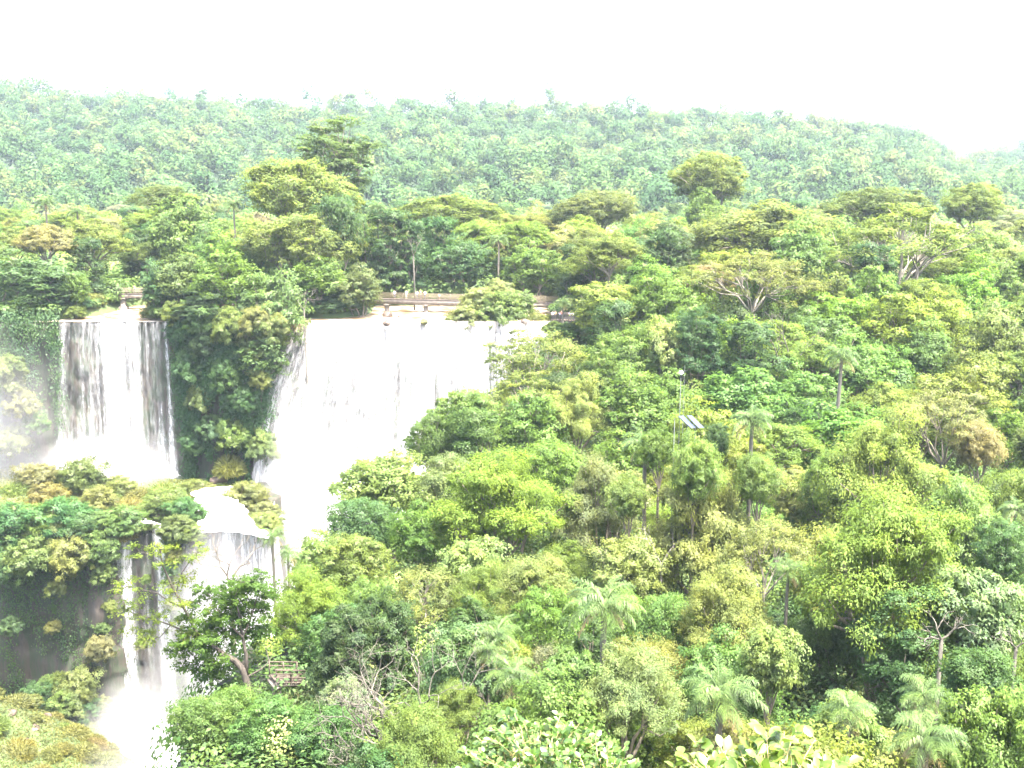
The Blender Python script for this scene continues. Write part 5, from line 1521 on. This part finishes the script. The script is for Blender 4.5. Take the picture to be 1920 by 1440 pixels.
# two long panels on one frame: high edge away to the left, low edge to the right
pc = P(1296, 791, 92); gp = gz(pc[0], 92)
for k, (c0, c1, c2_, c3) in enumerate([((1271, 780.5), (1281, 779), (1307, 802.5), (1296, 803.5)), ((1287, 779), (1297, 779), (1321, 802.5), (1310, 803))]):
    pts = [P(c0[0], c0[1], 93.0), P(c1[0], c1[1], 93.35), P(c2_[0], c2_[1], 91.9), P(c3[0], c3[1], 91.55)]
    cen = sum(pts) / 4
    root = empty('solar_panel', cen)
    tag(root, ['solar panel of the pair nearer the short grey post', 'solar panel of the pair farther from the short grey post'][k], 'solar panel', 'pair of solar panels among the trees')
    q = [x - cen for x in pts]
    n = unit(np.cross(q[1] - q[0], q[3] - q[0])); n = n if n[2] > 0 else -n
    b = MB(); V = [x + n * .02 for x in q] + [x - n * .03 for x in q]
    b.add(V, [(0, 1, 2, 3), (7, 6, 5, 4), (0, 4, 5, 1), (1, 5, 6, 2), (2, 6, 7, 3), (3, 7, 4, 0)]); b.build('frame', M['metal'], root)
    b = MB()
    for r in range(6):
        e0, e1 = 0.02 + r * .162, 0.02 + (r + 1) * .162 - .012
        for s0, s1 in ((.06, .485), (.515, .94)):
            f_ = lambda s, e: (q[0] * (1 - s) + q[1] * s) * (1 - e) + (q[3] * (1 - s) + q[2] * s) * e + n * .026
            b.add([f_(s0, e0), f_(s1, e0), f_(s1, e1), f_(s0, e1)], [(0, 1, 2, 3)])
    b.build('cells', M['cell'], root)
    b = MB(); top_ = -n * .05
    zz = cen[2] - gp
    b.tube([(0, 0, -zz - .3), (0, 0, -.08)], [.06, .05], 7); b.tube([q[0] * .6 + top_, top_, q[2] * .6 + top_], [.03, .03, .03], 5)
    b.build('stand', M['metal'], root)

# ------------------------------------------------------------------ leafy sprigs just below the lookout
def sprig(px, py, Y, label, seed, stems, leaf, color, spreadx, height, tan_tw=False):
    p = P(px, py, Y); g = gz(p[0], Y)
    root = empty('leafy_bush', (p[0], Y, g))
    tag(root, label, 'bush')
    rng = np.random.default_rng(seed)
    H = p[2] - g
    b = MB(); pos, nrm, sz, tg = [], [], [], []
    for i in range(stems):
        ex = rng.uniform(-1, 1) * spreadx; ey = rng.uniform(-.5, .5) * spreadx
        hh = H * (1 - (abs(ex) / spreadx) ** 2 * height) * rng.uniform(.9, 1.0)
        m_ = np.array((ex * .45, ey * .4, hh * .6)); e = np.array((ex, ey, hh))
        pts = [np.zeros(3) - (0, 0, .1), m_, (m_ + e) / 2 + rng.normal(size=3) * .02 + (0, 0, .05), e, e + unit(np.array((ex, ey, .25))) * .16]
        b.tube(pts, [.014, .010, .007, .005, .002], 5, False)
        for j in range(18):
            u = .5 + .5 * j / 17
            k = u * 4; i0 = min(int(k), 3); c = pts[i0] + (pts[i0 + 1] - pts[i0]) * (k - i0)
            t = unit(pts[i0 + 1] - pts[i0])
            d = unit(rng.normal(size=3) * (1, 1, .35) + t * .6 + (0, 0, .15))
            s_ = leaf * rng.uniform(.6, 1.25)
            b.tube([c, c + d * s_ * .3], [.003, .0022], 4, False)
            pos.append(c + d * s_ * .72); tg.append(d); sz.append(s_); nrm.append(np.array((0, -.25, 1)) + rng.normal(size=3) * .4)
    b.build('stems', M['bark'], root, None, (.34, .30, .12), True)
    # broad pointed leaves of six faces, folded on the midrib
    V = []; Fq = []
    for c, n_, s_, t in zip(pos, nrm, sz, tg):
        t = unit(np.array(t)); n_ = unit(n_ - t * np.dot(n_, t)); w = np.cross(n_, t)
        L0 = len(V)
        prof_ = [(-.5, 0), (-.3, .24), (0, .33), (.28, .22), (.5, 0)]
        for u, hw in prof_:
            mid_ = c + t * s_ * u - n_ * s_ * .18 * (u + .1) ** 2
            if hw == 0: V.append(mid_)
            else: V += [mid_ + w * s_ * hw + n_ * s_ * .07, mid_, mid_ - w * s_ * hw + n_ * s_ * .07]
        a = [L0 + i for i in range(11)]
        Fq += [(a[0], a[2], a[1]), (a[0], a[3], a[2]), (a[1], a[2], a[5], a[4]), (a[2], a[3], a[6], a[5]), (a[4], a[5], a[8], a[7]), (a[5], a[6], a[9], a[8]), (a[7], a[8], a[10]), (a[8], a[9], a[10])]
    me = mesh_from('foliage', V, [i for f in Fq for i in f], [len(f) for f in Fq], M['big'], True)
    link('foliage', me, root, None, color)
    if tan_tw:
        b = MB()
        for i in range(70):
            ex = rng.uniform(-1, 1) * spreadx * 1.1; ey = rng.uniform(-.4, .2) * spreadx; hh = H * (1 - (abs(ex) / spreadx) ** 2 * height * .8) * rng.uniform(.9, 1.03)
            c = np.array((ex, ey, hh)); d = unit(rng.normal(size=3) + (0, 0, .6))
            b.tube([c - d * .07, c, c + d * .05 + rng.normal(size=3) * .012], [.004, .003, .0015], 4, False)
        b.build('dry_twigs', M['bark'], root, None, (.42, .36, .16), True)


sprig(1012, 1388, 8.0, 'leafy green bush reaching up into view below the big drooping palm', 1, 120, .075, (.06, .112, .025), .66, .2)
sprig(1130, 1436, 7.6, 'low green shoots between the two leafy bushes', 4, 60, .07, (.06, .112, .025), .42, .2)
sprig(1448, 1447, 6.0, 'pale sunlit bush with big leaves and dry tan twigs close to the viewer', 2, 130, .095, (.095, .15, .03), .66, .12, True)

# ------------------------------------------------------------------ ground cover, climbers, far woods (nobody could count these)
def leaf_cloud(name, pts, nrm, size, mat, color, label, cat, seed, aspect=0.6, tangent=None):
    r_ = np.random.default_rng(seed)
    o = link(name, leaf_mesh(name, leaf_arrays(pts, nrm, size, r_, aspect, tangent), M[mat]), None, None, color)
    return tag(o, label, cat, kind='stuff')


r_ = np.random.default_rng(901)
cx = r_.uniform(-45, 130, 14000); cy = 40 + 180 * r_.random(14000) ** 1.2
ok = np.abs(cx) < 0.75 * (cy + 14)
lp_ = np.interp(cx, LIPX, LIPY); rm = np.interp(cy, RIM_Y, RIM_X)
ok &= ~((cx < rm - 1.5) & (cy < lp_ + 1)) & (chan(cx, cy) < -0.02) & ~((cx > 2) & (cx < 17) & (cy > 166) & (cy < 186))
cx, cy = cx[ok], cy[ok]
hgt = 0.8 + 4.2 * np.clip(fbm(cx * .12, cy * .12, 77, 2) + .45, 0, 1) + r_.random(len(cx)) * 1.6
hgt = np.where((cx < np.interp(cy, RIM_Y, RIM_X) + 6) & (cy > 70), hgt * .5, hgt)
hgt = np.where((cy > 184) & (cx < 12), np.minimum(hgt, 1.0), hgt)
k = 30
ci = np.repeat(np.arange(len(cx)), k)
d = unit(r_.normal(size=(len(ci), 3)) + (0, 0, .4))
pts = np.stack([cx[ci], cy[ci], ground_z(cx, cy)[ci] + hgt[ci] * .55], 1) + d * np.stack([hgt[ci] * .7 + .4, hgt[ci] * .7 + .4, hgt[ci] * .55], 1)
leaf_cloud('undergrowth', pts, d + (0, 0, .7), .42 * (.7 + .7 * r_.random(len(ci))), 'leaf', (.075, .128, .045), 'tangled green undergrowth between the trunks of the forest', 'undergrowth', 902)
# plateau undergrowth
cx = np.concatenate([r_.uniform(-260, 260, 9000), r_.uniform(-112, 22, 7000)]); cy = np.concatenate([r_.uniform(190, 470, 9000), r_.uniform(186.5, 224, 7000)])
ok = (np.abs(cx) < 0.6 * cy) & (chan(cx, cy) < -0.05)
cx, cy = cx[ok], cy[ok]
k = 26; ci = np.repeat(np.arange(len(cx)), k)
d = unit(r_.normal(size=(len(ci), 3)) + (0, 0, .4)); hh = np.where(cy > 228, 3.2 + 4 * r_.random(len(cx)), 1.8 + 2.6 * r_.random(len(cx)))
hh = np.where(cy < 205, 1.2, hh)
pts = np.stack([cx[ci], cy[ci], ground_z(cx, cy)[ci] + hh[ci] * .6], 1) + d * np.stack([hh[ci], hh[ci], hh[ci] * .6], 1)
leaf_cloud('plateau_undergrowth', pts, d + (0, 0, .7), .8 * (.7 + .6 * r_.random(len(ci))), 'leaf', (.088, .138, .045), 'low green growth filling the gaps of the plateau forest', 'undergrowth', 903)


def creepers(line, zt, zb, n, size, color, label, seed, hang=0.0, mask=None, off=(0.3, 1.6)):
    r_ = np.random.default_rng(seed)
    p, q = resample(line, 0.5)
    t = unit(np.gradient(p, axis=0)); nr = np.stack([t[:, 1], -t[:, 0]], 1)
    i = r_.integers(0, len(p), n); f = r_.random(n)
    z = zt + (zb - zt) * f
    dens = fbm(q[i] * .22, z * .12, seed, 3) + fbm(q[i] * .9, z * .05, seed + 3, 2) * .8 + (0.5 - f) * hang
    keep = dens > -0.08
    if mask is not None: keep &= mask(p[i, 0], z)
    i, z = i[keep], z[keep]
    m = 9
    ii = np.repeat(np.arange(len(i)), m)
    o_ = r_.uniform(off[0], off[1], len(i))
    c = np.stack([p[i, 0] + nr[i, 0] * o_, p[i, 1] + nr[i, 1] * o_, z], 1)[ii] + r_.normal(size=(len(ii), 3)) * (.4, .35, .5)
    nrm = np.stack([nr[i, 0], nr[i, 1], np.full(len(i), .45)], 1)[ii] + r_.normal(size=(len(ii), 3)) * .4
    leaf_cloud('climbers', c, nrm, size * (.6 + .8 * r_.random(len(ii))), 'leaf', color, label, 'climbers', seed + 1, .6, r_.normal(size=(len(ii), 3)) * .5 + (0, 0, -1))


creepers([(-63, 186.5), (-62, 185), (-56, 182), (-50, 182.4), (-45.8, 185)], 2.0, -31, 6500, .42, (.035, .085, .03), 'dark climbers and hanging roots covering the island cliff', 41, .25)
creepers([(-120, 183), (-88, 184.6), (-86.4, 186.6)], 2.0, -31, 3600, .42, (.05, .095, .04), 'climbers on the misty cliff beside the narrow waterfall', 43, .3)
creepers([(-120, 150.5), (-84, 152.6), (-66.5, 154.6), (-65.8, 157)], -29, -66, 6800, .30, (.045, .085, .028), 'plants trailing down the brown lower cliff', 45, 1.15)
creepers([(-57, 158), (-56, 155), (-54.6, 155)], -29, -66, 500, .32, (.07, .115, .03), 'moss and plants between the two lower waterfalls', 47, .6)
creepers([(9, 187), (6, 178), (2, 165), (-3, 150), (-11, 125), (-18, 105), (-21, 95), (-25, 85), (-25.5, 75), (-23.5, 60)], -14, -66, 9000, .45, (.055, .11, .03), 'green growth covering the gorge side under the forest', 49, .4)

# grass over the mound at the near bank and over the ledge
n = 110000
gx = r_.uniform(-90, -38, n); gy = r_.uniform(84, 152, n)
gzv = ground_z(gx, gy)
ok = gzv > -63.5
gx, gy, gzv = gx[ok], gy[ok], gzv[ok]
d = r_.normal(size=(len(gx), 3)) * (.6, .6, .25) + (0, 0, .6)
leaf_cloud('grass', np.stack([gx, gy, gzv + .15], 1), r_.normal(size=(len(gx), 3)) + (0, -.3, .4), .4 * (.6 + .8 * r_.random(len(gx))), 'fine', (.105, .115, .045), 'dry olive grass covering the mound in the spray', 'grass', 906, .3, d)
n = 26000
gx = r_.uniform(-112, -42.5, n); gy = r_.uniform(149, 184, n)
ok = (gx < shelf_right(gy) - .5) & (gy > np.interp(gx, SHX, SHY) - .6) & (gy < np.interp(gx, LIPX, LIPY) - 2.5)
u_, v_, _f = proj(gx, gy, ground_z(gx, gy))
ok &= ~((u_ > 372) & (u_ < 492) & (v_ > 925)) & ~((u_ > 225) & (u_ < 300) & (v_ > 960)) & ~((u_ > 120) & (u_ < 440) & (v_ < 900))
gx, gy = gx[ok], gy[ok]; gzv = ground_z(gx, gy)
d = r_.normal(size=(len(gx), 3)) * (.7, .7, .2) + (0, 0, .6)
leaf_cloud('ledge_grass', np.stack([gx, gy, gzv + .15], 1), r_.normal(size=(len(gx), 3)) + (0, 0, .5), .55 * (.6 + .8 * r_.random(len(gx))), 'fine', (.125, .13, .04), 'tufted olive grass on the ledge between the two tiers of falls', 'grass', 907, .3, d)


def woods(name, tx, ty, tz, D, H, nleaf, leaf, colors, label, seed, mat='leaf'):
    """A far-off wood: every crown a lumpy dome of leaf sprays, all in one object. Colour classes are separate materials' object colours."""
    r_ = np.random.default_rng(seed)
    n = len(tx)
    m = 7
    sub = unit(r_.normal(size=(n, m, 3)) + (0, 0, .5)) * (.34 + .22 * r_.random((n, m, 1)))
    ci = np.repeat(np.arange(n), nleaf)
    si = r_.integers(0, m, len(ci))
    d = unit(r_.normal(size=(len(ci), 3)) + (0, 0, .5))
    lp = sub[ci, si] + d * (.30 + .08 * r_.random((len(ci), 1)))
    pts = np.stack([tx[ci] + lp[:, 0] * D[ci] * .62, ty[ci] + lp[:, 1] * D[ci] * .62, tz[ci] + H[ci] * (.40 + .62 * lp[:, 2])], 1)
    nrm = d + (0, 0, .45) + r_.normal(size=(len(ci), 3)) * .35
    V = leaf_arrays(pts, nrm, leaf * D[ci] / 10 * (.7 + .6 * r_.random(len(ci))), r_, .95)
    me = leaf_mesh(name, V, M[mat])
    nn = unit(unit(lp * (1, 1, 1.2) + (0, 0, .18)) * 1.0 + d * .35 + r_.normal(size=d.shape) * .12)
    a = me.attributes.new('crown_normal', 'FLOAT_VECTOR', 'FACE'); a.data.foreach_set('vector', nn.astype(np.float32).ravel())
    a = me.attributes.new('tone', 'FLOAT_COLOR', 'FACE')
    cc = np.array(colors)[r_.integers(0, len(colors), n)] * (.8 + .4 * r_.random((n, 1)))
    fc = np.concatenate([cc[ci], np.ones((len(ci), 1))], 1).astype(np.float32)
    a.data.foreach_set('color', fc.ravel())
    o = link(name, me)
    tag(o, label, 'forest', kind='stuff')


def woods_mat():
    m, nt, out = mat_new('far_leaves')
    at = N(nt, 'ShaderNodeAttribute', attribute_name='tone')
    geo = N(nt, 'ShaderNodeNewGeometry')
    rr = nt.nodes.new('ShaderNodeMapRange'); nt.links.new(geo.outputs['Random Per Island'], rr.inputs[0])
    rr.inputs[3].default_value = .88; rr.inputs[4].default_value = 1.12
    vm = nt.nodes.new('ShaderNodeVectorMath'); vm.operation = 'SCALE'
    nt.links.new(at.outputs['Color'], vm.inputs[0]); nt.links.new(rr.outputs[0], vm.inputs['Scale'])
    p = N(nt, 'ShaderNodeBsdfPrincipled'); p.inputs['Roughness'].default_value = .8; p.inputs['Specular IOR Level'].default_value = .1
    nt.links.new(vm.outputs[0], p.inputs['Base Color'])
    cn = N(nt, 'ShaderNodeAttribute', attribute_name='crown_normal')
    nt.links.new(cn.outputs['Vector'], p.inputs['Normal'])
    tr = N(nt, 'ShaderNodeBsdfTranslucent'); nt.links.new(vm.outputs[0], tr.inputs[0])
    mx = N(nt, 'ShaderNodeMixShader', i_0=.15)
    nt.links.new(p.outputs[0], mx.inputs[1]); nt.links.new(tr.outputs[0], mx.inputs[2]); nt.links.new(mx.outputs[0], out.inputs[0])
    return m


M['far'] = woods_mat()
FARC = [(.06, .112, .038), (.032, .07, .03), (.05, .095, .042), (.06, .105, .04), (.045, .088, .034), (.078, .115, .04), (.04, .08, .036), (.09, .118, .045)]
# crowns of the plateau forest between and beyond the individually built trees
ur = np.random.default_rng(321)
ux, uy, uh, ud = [], [], [], []
cell = {}
for _ in range(26000):
    y = 208 + 320 * ur.random(); x = (ur.random() - .5) * 2 * (.57 * y)
    if float(chan(np.array(x), np.array(y))) > -0.5 or (y < 218 and x < 14): continue
    k = (int(x // 6.5), int(y // 6.5))
    if any((x - q[0]) ** 2 + (y - q[1]) ** 2 < 40 for dx in (-1, 0, 1) for dy in (-1, 0, 1) for q in cell.get((k[0] + dx, k[1] + dy), ())): continue
    cell.setdefault(k, []).append((x, y)); ux.append(x); uy.append(y)
    uh.append((ur.uniform(5, 9.5) if y < 300 else ur.uniform(8, 15)) * (1 if y > 222 else .7)); ud.append(ur.uniform(7, 12))
ux, uy, uh, ud = map(np.array, (ux, uy, uh, ud))
uH = np.minimum(uh * .85, ud)
print('UNDER', len(ux))
woods('plateau_forest', ux, uy, ground_z(ux, uy) + uh - uH, ud, uH, 330, .75, [soft(c[0]) for c in PALETTE], 'packed crowns of the plateau forest seen between the nearer trees', 77, 'far')
cell = {}; sx_, sy_, sh_, sd_ = [], [], [], []
for _ in range(17000):
    y = 46 + 146 * ur.random(); x = ur.uniform(-30, .72 * y + 18)
    if (blocked(x, y) and x < .4 * y) or (y < 62 and x < -10): continue
    e = x - float(np.interp(y, RIM_Y, RIM_X))
    if y < 88 and 8 < x < 22 and y > 66: pass
    if 86 < y < 94 and 12 < x < 20: continue
    k = (int(x // 4.4), int(y // 4.4))
    if any((x - q[0]) ** 2 + (y - q[1]) ** 2 < 18 for dx in (-1, 0, 1) for dy in (-1, 0, 1) for q in cell.get((k[0] + dx, k[1] + dy), ())): continue
    cell.setdefault(k, []).append((x, y)); sx_.append(x); sy_.append(y)
    sh_.append(ur.uniform(3.5, 7.5) * (.6 if e < 7 or y < 66 or (x < 18 and y > 160) else 1)); sd_.append(ur.uniform(4, 7))
sx_, sy_, sh_, sd_ = map(np.array, (sx_, sy_, sh_, sd_))
sH = np.minimum(sh_, sd_ * 1.1)
woods('slope_understorey', sx_, sy_, ground_z(sx_, sy_) + sh_ - sH, sd_, sH, 700, .42, [soft(c) for c in (MG, BR, OL, PL, (.08, .14, .028), BG, MG)], 'leafy understorey filling the slope between the forest trees', 78, 'far')
# the hill
hr = np.random.default_rng(555)
HX, HY = [], []
cell = {}
for _ in range(80000):
    y = 470 + 560 * hr.random(); x = (hr.random() - .5) * 2 * (.57 * y)
    k = (int(x // 9.3), int(y // 9.3))
    if any((x - q[0]) ** 2 + (y - q[1]) ** 2 < 84 for dx in (-1, 0, 1) for dy in (-1, 0, 1) for q in cell.get((k[0] + dx, k[1] + dy), ())): continue
    cell.setdefault(k, []).append((x, y)); HX.append(x); HY.append(y)
for _ in range(4000):
    y = 1030 + 150 * hr.random(); x = (.28 + .32 * hr.random()) * y
    k = (int(x // 9), int(y // 9))
    if any((x - q[0]) ** 2 + (y - q[1]) ** 2 < 90 for dx in (-1, 0, 1) for dy in (-1, 0, 1) for q in cell.get((k[0] + dx, k[1] + dy), ())): continue
    cell.setdefault(k, []).append((x, y)); HX.append(x); HY.append(y)
HX, HY = np.array(HX), np.array(HY)
D = 11 + 10 * hr.random(len(HX)) ** 1.8
Hh = D * (.8 + .6 * hr.random(len(HX)))
tz = hill_z(HX, HY) + hr.random(len(HX)) ** 3 * 11 + np.where((HY > 940) & (HX < 380), hr.random(len(HX)) ** 5 * 8, 0)
print('HILL', len(HX))
woods('hill_forest', HX, HY, tz, D, Hh, 270, .86, [(c[0] * .86, c[1] * .88, c[2] * .7) for c in FARC], 'unbroken forest of small round crowns covering the far hill', 556, 'far')

# ------------------------------------------------------------------ haze
hz = MB(); hz.box((0, 790, 20), (1900, 1780, 2 * 95))
m, nt, out = mat_new('haze')
pv = N(nt, 'ShaderNodeVolumePrincipled')
pv.inputs['Color'].default_value = (.74, .9, 1.0, 1)
pv.inputs['Density'].default_value = 0.00011
pv.inputs['Anisotropy'].default_value = 0.2
nt.links.new(pv.outputs[0], out.inputs['Volume'])
hb = hz.build('haze', m)
tag(hb, 'thin bluish haze over the forest', 'haze', kind='stuff')
